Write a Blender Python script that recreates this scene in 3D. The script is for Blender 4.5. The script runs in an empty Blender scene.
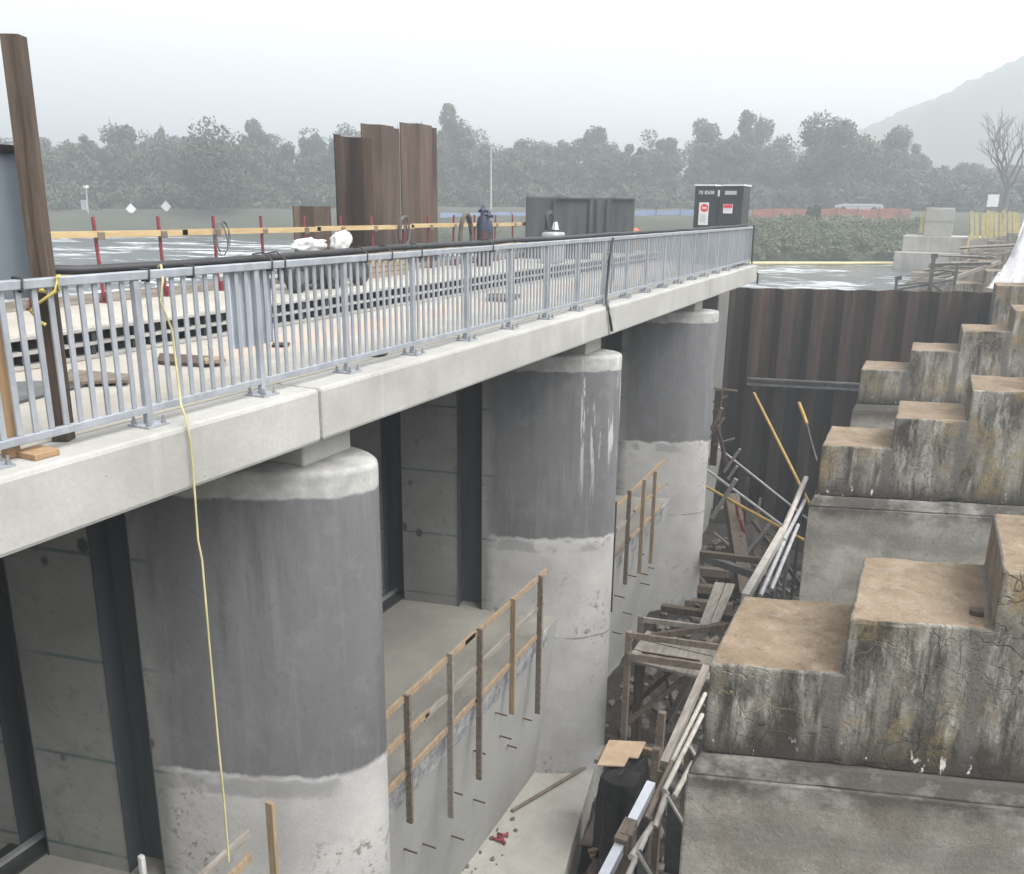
import bpy, bmesh, math, random
from mathutils import Vector, Matrix
random.seed(11)
S = bpy.context.scene
COL = S.collection
R = math.radians

# ------------------------------------------------------------------ camera
F_PX, PITCH, YAW, ROLL, EYE = 850.0, R(15.1), R(25.9), R(0.7), 1.64
fwd = Vector((-math.sin(YAW)*math.cos(PITCH), math.cos(YAW)*math.cos(PITCH), -math.sin(PITCH)))
rt0 = Vector((math.cos(YAW), math.sin(YAW), 0)); up0 = rt0.cross(fwd)
rt = math.cos(ROLL)*rt0 + math.sin(ROLL)*up0
up = -math.sin(ROLL)*rt0 + math.cos(ROLL)*up0
EYEV = Vector((0, 0, EYE))
cd = bpy.data.cameras.new('camera'); cam = bpy.data.objects.new('camera', cd); COL.objects.link(cam)
cam.matrix_world = Matrix(((rt.x, up.x, -fwd.x, 0), (rt.y, up.y, -fwd.y, 0), (rt.z, up.z, -fwd.z, EYE), (0, 0, 0, 1)))
cd.sensor_width = 36; cd.sensor_fit = 'HORIZONTAL'; cd.lens = F_PX/1024*36
cd.clip_start = 0.05; cd.clip_end = 5000
S.camera = cam

def ray(px, py): return fwd + rt*((px-512)/F_PX) - up*((py-437)/F_PX)
def onx(px, py, x): d = ray(px, py); return EYEV + d*(x/d.x)
def ony(px, py, y): d = ray(px, py); return EYEV + d*(y/d.y)
def onz(px, py, z): d = ray(px, py); return EYEV + d*((z-EYE)/d.z)
def far(px, py, D): d = ray(px, py); return EYEV + d*(D/math.hypot(d.x, d.y))

# ------------------------------------------------------------------ node helpers
class NT:
    def __init__(s, name):
        s.m = bpy.data.materials.new(name); s.m.use_nodes = True
        s.t = s.m.node_tree; s.t.nodes.clear()
        s.out = s.t.nodes.new('ShaderNodeOutputMaterial')
        s.b = s.t.nodes.new('ShaderNodeBsdfPrincipled'); s.t.links.new(s.b.outputs[0], s.out.inputs[0])
        s._pos = None
    def n(s, typ, ins=None, **kw):
        nd = s.t.nodes.new('ShaderNode'+typ)
        for k, v in kw.items(): setattr(nd, k, v)
        for k, v in (ins or {}).items(): s.set(nd.inputs[k], v)
        return nd
    def set(s, sock, v):
        if hasattr(v, 'node'): s.t.links.new(v, sock)
        else:
            if isinstance(v, (tuple, list)) and sock.type == 'RGBA' and len(v) == 3: v = (*v, 1)
            sock.default_value = v
    def pos(s):
        if s._pos is None:
            g = s.n('NewGeometry'); o = s.n('ObjectInfo')
            r = s.n('VectorMath', {0: (37., 61., 13.)}, operation='SCALE'); s.set(r.inputs['Scale'], o.outputs['Random'])
            a = s.n('VectorMath', {0: g.outputs['Position'], 1: r.outputs[0]}, operation='ADD')
            s._pos = a.outputs[0]
        return s._pos
    def world(s):
        x = s.n('SeparateXYZ', {0: s.n('NewGeometry').outputs['Position']}); return x.outputs
    def sc(s, v, k): return s.n('VectorMath', {0: v, 1: k}, operation='MULTIPLY').outputs[0]
    def noise(s, scale, detail=6, rough=.6, vec=None, dist=0):
        return s.n('TexNoise', {'Vector': vec if vec is not None else s.pos(), 'Scale': scale, 'Detail': min(detail, 5), 'Roughness': rough, 'Distortion': dist}).outputs[0]
    def ramp(s, f, a, b, lo=0., hi=1.):
        return s.n('MapRange', {0: f, 1: a, 2: b, 3: lo, 4: hi}).outputs[0]
    def mix(s, f, a, b, mode='MIX'):
        nd = s.n('Mix', data_type='RGBA', blend_type=mode)
        s.set(nd.inputs[0], f); s.set(nd.inputs[6], a); s.set(nd.inputs[7], b); return nd.outputs[2]
    def math(s, op, a, b=0.): return s.n('Math', {0: a, 1: b}, operation=op).outputs[0]
    def bump(s, h, strength=.3, dist=.02):
        s.set(s.b.inputs['Normal'], s.n('Bump', {'Height': h, 'Strength': strength, 'Distance': dist}).outputs[0])
    def fin(s, col, rough=.85, metal=0., spec=.5):
        s.set(s.b.inputs['Base Color'], col); s.set(s.b.inputs['Roughness'], rough)
        s.set(s.b.inputs['Metallic'], metal); s.set(s.b.inputs['Specular IOR Level'], spec); return s.m

M = {}
def concrete(name, c1, c2, streak=.3, sscale=2.2, pits=.5, big=.5, dark=(.1, .1, .095), rough=.9, bump=.25):
    t = NT(name)
    col = t.mix(t.ramp(t.noise(big, 8, .65), .35, .68), c1, c2)
    fine = t.noise(28, 5, .7)
    col = t.mix(t.ramp(fine, .3, .75, 0, .35), col, tuple(x*.72 for x in c1))
    st = t.noise(sscale, 5, .6, t.sc(t.pos(), (1, 1, .08)))
    col = t.mix(t.ramp(st, .5, .78, 0, streak), col, dark)
    st2 = t.noise(sscale*1.7, 4, .6, t.sc(t.pos(), (1, 1, .05)))
    col = t.mix(t.ramp(st2, .62, .8, 0, streak*.6), col, tuple(min(.75, x*1.5) for x in c2))
    pn = t.noise(6, 3, .5); pv = t.n('TexVoronoi', {'Vector': t.pos(), 'Scale': 7.}).outputs[0]
    pm = t.math('MULTIPLY', t.ramp(pv, .05, .12, 1, 0), t.ramp(pn, .55, .6))
    col = t.mix(t.math('MULTIPLY', pm, pits), col, (.05, .05, .05))
    t.bump(t.math('ADD', fine, t.math('MULTIPLY', pm, -1.)), bump, .015)
    M[name] = t.fin(col, rough, 0, .3); return t
concrete('concrete_fascia', (.26, .257, .24), (.36, .355, .338), streak=.55, sscale=2.4, pits=.4, big=.9, dark=(.3, .29, .27))
concrete('concrete_sill', (.16, .156, .136), (.235, .227, .2), streak=.1, big=.8)
concrete('concrete_wall', (.22, .22, .21), (.31, .31, .295), streak=.35, sscale=1.6, pits=.4, dark=(.22, .22, .21))
concrete('concrete_ledge', (.27, .262, .235), (.37, .362, .335), streak=0, big=1.4, pits=1)
concrete('concrete_old', (.26, .25, .23), (.4, .39, .36), streak=.6, sscale=2, big=.7)
concrete('concrete_dim', (.12, .12, .115), (.18, .178, .168), streak=.3, big=.6, pits=1)

def pier_mat(name, streaks):
    t = NT(name); w = t.world()
    n1 = t.noise(.8, 8, .65); fine = t.noise(30, 5, .7)
    light = t.mix(t.ramp(n1, .35, .65), (.27, .265, .255), (.37, .365, .35))
    blot = t.math('MULTIPLY', t.ramp(t.noise(9, 6, .75), .54, .62), t.ramp(t.noise(.9, 2), .5, .6))
    light = t.mix(t.math('MULTIPLY', blot, .8), light, (.1, .07, .066))
    # trowelled coating above the ragged line
    coat = t.mix(t.ramp(t.noise(1.1, 6, .6, t.sc(t.pos(), (1, 1, .25))), .3, .7), (.07, .07, .072), (.122, .123, .127))
    coat = t.mix(t.ramp(t.noise(5, 5, .65, t.sc(t.pos(), (1, 1, .06))), .52, .75, 0, .5), coat, (.18, .183, .19))
    coat = t.mix(t.ramp(t.noise(2.6, 5, .7), .52, .68, 0, .5), coat, (.15, .152, .158)); coat = t.mix(t.ramp(t.noise(19, 4, .7, t.sc(t.pos(), (1, 1, .5))), .6, .7, 0, .4), coat, (.03, .03, .032))
    coat = t.mix(t.ramp(t.noise(6, 5, .65, t.sc(t.pos(), (1, 1, .07))), .55, .75, 0, .6), coat, (.045, .045, .048))
    # raw concrete on the flat flank behind the coating
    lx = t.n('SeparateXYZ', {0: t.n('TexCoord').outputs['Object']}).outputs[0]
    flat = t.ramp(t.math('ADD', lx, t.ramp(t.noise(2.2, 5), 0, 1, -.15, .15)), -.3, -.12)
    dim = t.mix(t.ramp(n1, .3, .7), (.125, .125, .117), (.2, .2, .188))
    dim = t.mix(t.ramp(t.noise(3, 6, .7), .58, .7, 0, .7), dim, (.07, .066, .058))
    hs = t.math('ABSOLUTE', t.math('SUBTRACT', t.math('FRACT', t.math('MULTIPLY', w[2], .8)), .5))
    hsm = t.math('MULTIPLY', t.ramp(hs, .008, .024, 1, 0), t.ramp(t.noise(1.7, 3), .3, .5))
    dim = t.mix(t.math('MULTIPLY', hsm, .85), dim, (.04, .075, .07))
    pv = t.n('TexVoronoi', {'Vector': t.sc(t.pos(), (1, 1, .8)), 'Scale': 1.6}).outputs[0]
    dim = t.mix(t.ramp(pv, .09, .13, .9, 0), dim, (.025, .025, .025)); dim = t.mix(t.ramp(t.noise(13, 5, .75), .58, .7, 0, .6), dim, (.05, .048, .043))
    edge = t.math('ADD', w[2], t.math('MULTIPLY', t.math('SUBTRACT', t.noise(2.6, 5, .6, t.sc(t.pos(), (1, 1, .0))), .5), .24))
    edge2 = t.math('ADD', edge, t.math('MULTIPLY', t.ramp(w[0], -6.75, -6.0, 1, 0), -.9))
    col = t.mix(t.ramp(edge, -4.31, -4.25), light, coat)
    rim = t.math('MULTIPLY', t.ramp(edge, -4.38, -4.34), t.ramp(edge, -4.28, -4.25, 1, 0))
    col = t.mix(t.math('MULTIPLY', rim, t.ramp(t.noise(3.3, 4), .42, .6, .0, .6)), col, (.42, .42, .42))
    pb_ = t.math('MULTIPLY', t.ramp(edge, -4.56, -4.52), t.ramp(edge, -4.34, -4.3, 1, 0)); col = t.mix(t.math('MULTIPLY', pb_, t.ramp(t.noise(1.1, 3), .5, .56, 0, .6)), col, (.15, .152, .156))
    cap = t.ramp(t.math('ADD', w[2], t.math('MULTIPLY', t.math('SUBTRACT', t.noise(3, 5), .5), .12)), -1.15, -1.12)
    col = t.mix(cap, col, t.mix(t.ramp(t.noise(4, 6), .4, .65), (.24, .24, .23), (.35, .35, .335)))
    if streaks:
        d = t.noise(4.2, 7, .7, t.sc(t.pos(), (1.6, 1.6, .11)), .25)
        m = t.math('MULTIPLY', t.ramp(d, .585, .63), t.ramp(w[2], -4.0, -1.3, 0, 1))
        m = t.math('MULTIPLY', m, t.ramp(w[0], -5.7, -5.3))
        col = t.mix(m, col, (.45, .45, .445))
    sm_ = t.math('MULTIPLY', t.ramp(t.math('ABSOLUTE', t.math('ADD', t.math('ADD', w[2], t.math('MULTIPLY', t.noise(1.5, 3), .1)), 6.25)), .012, .022, 1, 0), t.ramp(t.noise(2.2, 3), .38, .5))
    col = t.mix(t.math('MULTIPLY', sm_, .7), col, (.07, .065, .06))
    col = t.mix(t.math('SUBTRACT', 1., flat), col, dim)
    col = t.mix(t.ramp(fine, .3, .75, 0, .25), col, (.1, .1, .1))
    t.bump(t.math('ADD', t.noise(4, 6, .6), t.math('MULTIPLY', fine, .4)), .35, .02)
    M[name] = t.fin(col, t.ramp(n1, .3, .7, .6, .8), 0, .35)
pier_mat('pier_concrete', False); pier_mat('pier_concrete_streaked', True)

def tier_mats():
    t = NT('weathered_face'); w = t.world(); p = t.pos()
    base = t.mix(t.ramp(t.noise(1.5, 8, .7, t.sc(p, (1, 1, .45))), .4, .62), (.05, .046, .038), (.24, .23, .2))
    base = t.mix(t.ramp(t.noise(4, 7, .75, t.sc(p, (1, 1, .22))), .5, .66, 0, .85), base, (.36, .345, .31))
    base = t.mix(t.ramp(t.noise(5, 6, .7, t.sc(p, (1, 1, .12))), .5, .64, 0, .9), base, (.035, .032, .028))
    base = t.mix(t.ramp(t.noise(1.3, 6, .7), .5, .64, 0, .8), base, (.2, .15, .075))
    dv = t.n('VectorMath', {0: p, 1: t.n('VectorMath', {0: t.n('TexNoise', {'Vector': p, 'Scale': 3., 'Detail': 4.}).outputs[1], 1: (.35, .35, .35)}, operation='MULTIPLY').outputs[0]}, operation='ADD').outputs[0]
    cr = t.n('TexVoronoi', {'Vector': dv, 'Scale': 4.6}, feature='DISTANCE_TO_EDGE').outputs[0]
    crm = t.math('MULTIPLY', t.ramp(cr, .008, .028, 1, 0), t.ramp(t.noise(1.1, 3), .42, .58))
    base = t.mix(t.math('MULTIPLY', crm, .6), base, t.mix(t.ramp(t.noise(.9, 2), .44, .56), (.035, .03, .025), (.36, .31, .2)))
    # run-off stains: along the top arris and a wet stripe where each step meets the next
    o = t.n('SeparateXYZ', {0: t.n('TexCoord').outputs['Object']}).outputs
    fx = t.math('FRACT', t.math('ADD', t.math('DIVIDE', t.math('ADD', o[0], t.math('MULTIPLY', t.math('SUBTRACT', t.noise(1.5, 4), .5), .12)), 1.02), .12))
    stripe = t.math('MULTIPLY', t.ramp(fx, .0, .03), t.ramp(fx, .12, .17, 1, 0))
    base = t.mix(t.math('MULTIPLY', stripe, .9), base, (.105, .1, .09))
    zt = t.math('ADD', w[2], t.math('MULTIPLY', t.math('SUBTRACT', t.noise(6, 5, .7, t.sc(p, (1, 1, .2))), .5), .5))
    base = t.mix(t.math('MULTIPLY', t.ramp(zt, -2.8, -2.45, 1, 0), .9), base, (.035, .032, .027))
    wh = t.math('MULTIPLY', t.ramp(t.noise(9, 4, .6, t.sc(p, (1, 1, .45))), .63, .66), t.ramp(w[2], -2.75, -2.6, 1, 0))
    base = t.mix(t.math('MULTIPLY', wh, .9), base, (.55, .54, .5))
    base = t.mix(t.ramp(t.noise(42, 4, .75), .55, .66, 0, .65), base, (.03, .028, .024))
    t.bump(t.math('ADD', t.noise(14, 7, .7), t.math('MULTIPLY', crm, -.9)), .6, .03)
    M['weathered_face'] = t.fin(base, .95, 0, .2)
    t = NT('tan_top'); p = t.pos()
    c = t.mix(t.ramp(t.noise(1.6, 7, .65), .35, .65), (.125, .092, .06), (.238, .184, .13))
    c = t.mix(t.ramp(t.noise(5, 5, .75), .5, .66, 0, .55), c, (.3, .245, .19)); c = t.mix(t.ramp(t.noise(3.5, 5, .8), .56, .68, 0, .8), c, (.085, .062, .042))
    c = t.mix(t.ramp(t.noise(30, 5, .7), .35, .75, 0, .6), c, (.09, .07, .05))
    c = t.mix(t.ramp(t.noise(2.4, 7, .75, t.sc(p, (1, 2.5, 1))), .58, .7, 0, .75), c, (.17, .15, .125))
    t.bump(t.noise(22, 7, .7), .5, .02)
    M['tan_top'] = t.fin(c, .95, 0, .2)
    t = NT('buttress_base'); w = t.world(); p = t.pos()
    c = t.mix(t.ramp(t.noise(1.2, 8, .7), .35, .65), (.15, .141, .121), (.235, .225, .197))
    c = t.mix(t.ramp(t.noise(9, 6, .75), .5, .7, 0, .5), c, (.12, .112, .098))
    c = t.mix(t.ramp(t.noise(48, 4, .75), .56, .66, 0, .6), c, (.05, .047, .04)); c = t.mix(t.ramp(t.noise(33, 4, .75), .6, .68, 0, .5), c, (.36, .35, .31))
    zt = t.math('ADD', w[2], t.math('MULTIPLY', t.math('SUBTRACT', t.noise(2.5, 6, .7), .5), .5))
    c = t.mix(t.math('MULTIPLY', t.ramp(zt, -3.25, -3.05), .85), c, (.05, .047, .042)); c = t.mix(t.ramp(t.noise(.9, 5, .7, t.sc(p, (1, 1, 1.6))), .5, .64, 0, .55), c, (.34, .33, .3)); c = t.mix(t.ramp(t.noise(.55, 4, .6), .52, .66, 0, .5), c, (.09, .078, .062))
    c = t.mix(t.math('MULTIPLY', t.math('MULTIPLY', t.ramp(zt, -3.75, -3.62), t.ramp(zt, -3.5, -3.38, 1, 0)), .45), c, (.12, .115, .1))
    c = t.mix(t.ramp(t.noise(3.4, 7, .7, t.sc(p, (1, 1, .1))), .56, .74, 0, .4), c, (.16, .13, .1))
    t.bump(t.noise(20, 7, .75), .6, .025)
    M['buttress_base'] = t.fin(c, .95, 0, .2)
tier_mats()

def simple(name, c1, c2, rough=.6, metal=0., scale=3., stretch=(1, 1, 1), bump=.15, spec=.4):
    t = NT(name); p = t.sc(t.pos(), stretch)
    col = t.mix(t.ramp(t.noise(scale, 7, .7, p), .34, .66), c1, c2)
    t.bump(t.noise(scale*5, 5, .6, p), bump, .01)
    M[name] = t.fin(col, rough, metal, spec)
simple('galvanised', (.24, .26, .285), (.34, .36, .39), .42, .35, 5, (1, 1, .5), .05)
simple('bolt_steel', (.2, .2, .21), (.34, .34, .35), .45, .6)
simple('hose_rubber', (.012, .012, .013), (.03, .03, .032), .55)
simple('old_timber', (.03, .021, .015), (.095, .07, .051), .9, 0, 4, (6, 6, .35), .5)
simple('new_timber', (.18, .13, .08), (.285, .215, .14), .85, 0, 4, (5, 5, .5), .3)
simple('grey_timber', (.13, .115, .098), (.25, .228, .2), .9, 0, 4, (4, .5, 4), .4)
simple('weathered_timber', (.075, .058, .045), (.17, .138, .11), .9, 0, 4, (4, .6, 4), .4)
simple('tan_timber', (.2, .13, .07), (.31, .2, .11), .9, 0, 4, (6, 6, .4), .3)
simple('plywood', (.27, .195, .13), (.36, .275, .19), .9, 0, 5)
simple('dark_ply', (.05, .04, .035), (.1, .085, .07), .9)
simple('rail_lumber', (.3, .215, .105), (.4, .305, .17), .85, 0, 3, (4, .5, 4))
simple('board_paint', (.1, .122, .145), (.13, .152, .175), .7, 0, 1)
simple('rope_yellow', (.42, .34, .07), (.55, .46, .15), .8)
simple('rope_pale', (.3, .28, .14), (.42, .38, .2), .9)
simple('red_paint', (.12, .018, .024), (.2, .035, .045), .6)
simple('white_plastic', (.45, .45, .45), (.6, .6, .6), .5)
simple('tarp_black', (.004, .004, .0045), (.01, .01, .011), .6, 0, 3, (1, 1, .4), .4)
simple('shroud_cloth', (.038, .04, .045), (.06, .062, .07), .85, 0, 2, (1, 1, .3), .4)
simple('shroud_edge', (.012, .012, .014), (.02, .02, .02), .9)
simple('box_paint', (.018, .023, .026), (.032, .037, .04), .5, 0, 1.5)
simple('white_paint', (.55, .55, .55), (.65, .65, .65), .5)
simple('sign_red', (.5, .03, .05), (.55, .05, .07), .5)
simple('grey_print', (.3, .3, .32), (.36, .36, .38), .6)
simple('pink_print', (.5, .22, .25), (.55, .28, .3), .6)
simple('slot_steel', (.028, .034, .038), (.06, .068, .074), .55, .3, 2, (1, 1, .1))
simple('gate_steel', (.02, .022, .023), (.05, .05, .05), .6, .3, 1.5, (1, 1, .2))
simple('bright_steel', (.4, .41, .42), (.55, .56, .57), .4, .7)
simple('pipe_steel', (.3, .3, .31), (.48, .48, .49), .5, .4, 6)
simple('pipe_pale', (.26, .242, .215), (.38, .36, .325), .7, 0, 6)
simple('pipe_yellow', (.3, .185, .045), (.4, .265, .08), .6, 0, 6)
simple('pipe_dark', (.06, .06, .062), (.13, .13, .13), .6, .3)
simple('aluminium', (.45, .47, .5), (.55, .57, .6), .4, .4, 3)
simple('rebar', (.03, .022, .018), (.07, .045, .035), .8)
simple('engine_black', (.012, .012, .013), (.03, .03, .03), .6)
simple('gas_maroon', (.03, .013, .016), (.045, .018, .02), .5)
simple('gas_blue', (.012, .018, .04), (.02, .03, .06), .6)
simple('orange_net', (.4, .1, .045), (.5, .15, .07), .8)
simple('red_net', (.26, .1, .08), (.32, .15, .12), .9)
simple('blue_net', (.16, .21, .34), (.22, .27, .4), .9)
simple('yellow_paint', (.38, .31, .12), (.48, .4, .18), .6)
simple('boom_yellow', (.42, .36, .17), (.5, .44, .24), .6)
simple('leaf_near', (.04, .052, .032), (.062, .072, .045), .9, 0, .3)
simple('leaf_bank', (.085, .105, .055), (.15, .17, .1), .9, 0, .3)
simple('leaf_dark', (.028, .04, .024), (.045, .057, .033), .9, 0, .3)
simple('bark', (.05, .042, .035), (.1, .085, .07), .95)
simple('car_paint', (.35, .36, .38), (.38, .39, .41), .3, .2)
simple('car_dark', (.03, .03, .035), (.05, .05, .055), .3)
simple('glass_dark', (.02, .025, .03), (.03, .035, .04), .1)
simple('hill_woods', (.085, .1, .07), (.115, .13, .09), .95, 0, .05)
simple('grass_bank', (.028, .034, .022), (.055, .06, .04), .95, 0, .4)
simple('rock', (.05, .047, .042), (.13, .123, .11), .95, 0, 5, (1, 1, 1), .5)
simple('earth', (.08, .072, .06), (.17, .155, .13), .95, 0, 1.5, (1, 1, 1), .5)

def special():
    t = NT('deck_concrete'); w = t.world()
    c = t.mix(t.ramp(t.noise(.8, 8, .65), .35, .65), (.26, .243, .21), (.345, .325, .285))
    band = t.math('MULTIPLY', t.ramp(t.math('ADD', w[0], t.ramp(t.noise(1.5, 5), 0, 1, -.2, .2)), -7.55, -7.4), t.ramp(w[0], -6.85, -6.7, 1, 0))
    band = t.math('MULTIPLY', band, t.ramp(w[1], 6.5, 7.5))
    c = t.mix(t.math('MULTIPLY', band, .6), c, (.36, .26, .2))
    c = t.mix(t.ramp(t.noise(3, 7, .75), .58, .72, 0, .55), c, (.3, .285, .255))
    t.bump(t.noise(30, 5), .15, .01)
    M['deck_concrete'] = t.fin(c, .85, 0, .3)
    t = NT('sheet_pile_rust'); w = t.world(); p = t.pos()
    c = t.mix(t.ramp(t.noise(1.4, 8, .7, t.sc(p, (1, 1, .2))), .36, .64), (.012, .007, .005), (.05, .027, .018))
    c = t.mix(t.ramp(t.noise(5, 6, .7, t.sc(p, (1, 1, .06))), .53, .72, 0, .6), c, (.12, .09, .07))
    c = t.mix(t.ramp(t.noise(4, 6, .7, t.sc(p, (1, 1, .07))), .52, .7, 0, .8), c, (.016, .013, .012))
    ri = t.n('ObjectInfo').outputs['Random']; c = t.mix(t.ramp(ri, .5, 1, 0, .4), c, (.06, .036, .026)); c = t.mix(t.ramp(ri, .35, 0, 0, .55), c, (.03, .027, .026))
    spl = t.ramp(t.noise(7, 5, .7), .68, .72, 0, .5)
    c = t.mix(spl, c, (.3, .28, .26))
    wetz = t.math('ADD', w[2], t.math('MULTIPLY', t.math('SUBTRACT', t.noise(2, 5), .5), .8))
    c = t.mix(t.ramp(wetz, -5.0, -3.6, .7, 0), c, (.007, .0065, .006))
    t.bump(t.noise(10, 6, .7), .35, .02)
    M['sheet_pile_rust'] = t.fin(c, .8, .1, .3)
    t = NT('sheet_pile_brown'); p = t.pos()
    c = t.mix(t.ramp(t.noise(2, 8, .7, t.sc(p, (1, 1, .12))), .36, .64), (.038, .027, .021), (.1, .073, .056))
    c = t.mix(t.ramp(t.noise(6, 6, .7, t.sc(p, (1, 1, .06))), .56, .72, 0, .6), c, (.045, .034, .03))
    t.bump(t.noise(12, 6, .7), .3, .02)
    M['sheet_pile_brown'] = t.fin(c, .85, .05, .3)
    t = NT('river_water'); p = t.pos()
    n1 = t.noise(.11, 6, .6, t.sc(p, (1, 2.2, 1)), .6); n2 = t.noise(.9, 6, .7, t.sc(p, (.7, 2, 1)))
    foam = t.math('MULTIPLY', t.ramp(t.math('ADD', t.math('MULTIPLY', n1, .65), t.math('MULTIPLY', n2, .35)), .52, .6), .8)
    c = t.mix(foam, (.055, .065, .07), (.62, .65, .66))
    t.bump(t.math('ADD', t.noise(1.3, 5, .6, t.sc(p, (1, 2, 1))), t.noise(.4, 4)), .5, .25)
    M['river_water'] = t.fin(c, t.ramp(foam, 0, .8, .12, .7), 0, .5)
    t = NT('mud_floor'); p = t.pos(); w = t.world()
    wet = t.ramp(t.noise(.45, 5, .6), .47, .53)
    c = t.mix(t.ramp(t.noise(1.8, 8, .75), .35, .65), (.012, .0105, .0085), (.042, .037, .03))
    c = t.mix(t.ramp(t.noise(9, 6, .7), .6, .7, 0, .8), c, (.1, .093, .08))
    c = t.mix(t.math('MULTIPLY', wet, .75), c, (.02, .018, .015))
    t.set(t.b.inputs['Normal'], t.n('Bump', {'Height': t.noise(7, 8, .7), 'Strength': t.ramp(wet, 0, 1, .8, .06), 'Distance': .08}).outputs[0])
    M['mud_floor'] = t.fin(c, t.ramp(wet, 0, 1, .95, .1), 0, .4)
    t = NT('sheeting'); t.set(t.b.inputs['Alpha'], .55)
    c = t.mix(t.ramp(t.noise(3, 5), .3, .7), (.5, .5, .52), (.72, .72, .74))
    M['sheeting'] = t.fin(c, .35, 0, .5)
    t = NT('formwork_board')
    c = t.mix(t.ramp(t.noise(3.5, 8, .8), .4, .62), (.13, .135, .14), (.33, .33, .33))
    M['formwork_board'] = t.fin(c, .9, 0, .2)
special()

# ------------------------------------------------------------------ mesh builder
class MB:
    def __init__(s): s.v = []; s.f = []; s.mi = []; s.sm = []
    def add(s, vs, fs, mi=0, smooth=False):
        o = len(s.v); s.v += [Vector(v) for v in vs]
        for k, f in enumerate(fs):
            s.f.append([i+o for i in f]); s.mi.append(mi[k] if isinstance(mi, (list, tuple)) else mi); s.sm.append(smooth)
        return s
    def box(s, x0, x1, y0, y1, z0, z1, mi=0):
        vs = [(x0, y0, z0), (x1, y0, z0), (x1, y1, z0), (x0, y1, z0), (x0, y0, z1), (x1, y0, z1), (x1, y1, z1), (x0, y1, z1)]
        return s.add(vs, [(0, 3, 2, 1), (4, 5, 6, 7), (0, 1, 5, 4), (1, 2, 6, 5), (2, 3, 7, 6), (3, 0, 4, 7)], mi)
    def bar(s, a, b, w, h, roll=0., mi=0):
        a, b = Vector(a), Vector(b); d = (b-a).normalized()
        r = Vector((0, 0, 1)) if abs(d.z) < .95 else Vector((0, 1, 0))
        x = d.cross(r).normalized(); y = x.cross(d)
        x, y = math.cos(roll)*x+math.sin(roll)*y, -math.sin(roll)*x+math.cos(roll)*y
        q = [(-1, -1), (1, -1), (1, 1), (-1, 1)]
        vs = [a+x*(i*w/2)+y*(j*h/2) for i, j in q]+[b+x*(i*w/2)+y*(j*h/2) for i, j in q]
        return s.add(vs, [(3, 2, 1, 0), (4, 5, 6, 7), (0, 1, 5, 4), (1, 2, 6, 5), (2, 3, 7, 6), (3, 0, 4, 7)], mi)
    def tube(s, pts, r, n=8, mi=0, radii=None):
        pts = [Vector(p) for p in pts]; rings = []
        for k, p in enumerate(pts):
            d = (pts[min(k+1, len(pts)-1)]-pts[max(k-1, 0)]).normalized()
            ref = Vector((0, 0, 1)) if abs(d.z) < .9 else Vector((1, 0, 0))
            x = d.cross(ref).normalized(); y = x.cross(d); rr = radii[k] if radii else r
            rings.append([p+(x*math.cos(2*math.pi*i/n)+y*math.sin(2*math.pi*i/n))*rr for i in range(n)])
        vs = [v for g in rings for v in g]; fs = []
        for k in range(len(pts)-1):
            for i in range(n):
                j = (i+1) % n; fs.append((k*n+i, k*n+j, (k+1)*n+j, (k+1)*n+i))
        s.add(vs, fs, mi, True)
        return s.add(rings[0], [tuple(range(n))[::-1]], mi).add(rings[-1], [tuple(range(n))], mi)
    def prism(s, poly, z0, z1, mi=0):
        n = len(poly); vs = [(x, y, z0) for x, y in poly]+[(x, y, z1) for x, y in poly]
        return s.add(vs, [tuple(range(n))[::-1], tuple(range(n, 2*n))]+[(i, (i+1) % n, n+(i+1) % n, n+i) for i in range(n)], mi)
    def hexa(s, b, t, mi=0):
        return s.add(list(b)+list(t), [(3, 2, 1, 0), (4, 5, 6, 7), (0, 1, 5, 4), (1, 2, 6, 5), (2, 3, 7, 6), (3, 0, 4, 7)], mi)
    def build(s, name, mats, parent=None, loc=(0, 0, 0), bevel=0., seg=2, angle=30, world=False, recalc=True):
        """world=True: vertices are world positions, re-based on loc (or on the parent's location)."""
        off = Vector(parent.location) if (world and parent) else (Vector(loc) if world else Vector((0, 0, 0)))
        me = bpy.data.meshes.new(name)
        me.from_pydata([tuple(v-off) for v in s.v], [], s.f)
        for p, mi, sm in zip(me.polygons, s.mi, s.sm): p.material_index = mi; p.use_smooth = sm
        if not isinstance(mats, (list, tuple)): mats = [mats]
        for m in mats: me.materials.append(M[m] if isinstance(m, str) else m)
        if bevel or recalc:
            bm = bmesh.new(); bm.from_mesh(me)
            if recalc: bmesh.ops.recalc_face_normals(bm, faces=bm.faces)
            if bevel:
                es = [e for e in bm.edges if len(e.link_faces) == 2 and e.calc_face_angle(0) > R(angle)]
                bmesh.ops.bevel(bm, geom=es, offset=bevel, segments=seg, profile=.5, affect='EDGES', clamp_overlap=True)
            bm.to_mesh(me); bm.free()
        o = bpy.data.objects.new(name, me); COL.objects.link(o)
        if parent: o.parent = parent
        else: o.location = loc
        return o

def tag(o, label, cat, group=None):
    o['label'] = label; o['category'] = cat
    if group: o['group'] = group
    return o
def struct(o, kind='structure'): o['kind'] = kind; return o
def thing(name, loc, label, cat, group=None, rz=0.):
    e = bpy.data.objects.new(name, None); e.empty_display_size = .2; COL.objects.link(e)
    e.location = loc; e.rotation_euler = (0, 0, rz); return tag(e, label, cat, group)
def copy_tree(o, parent=None):
    c = o.copy(); COL.objects.link(c)
    if parent: c.parent = parent
    for ch in list(o.children): copy_tree(ch, c)
    return c
def jit(a): return random.uniform(-a, a)

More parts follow.
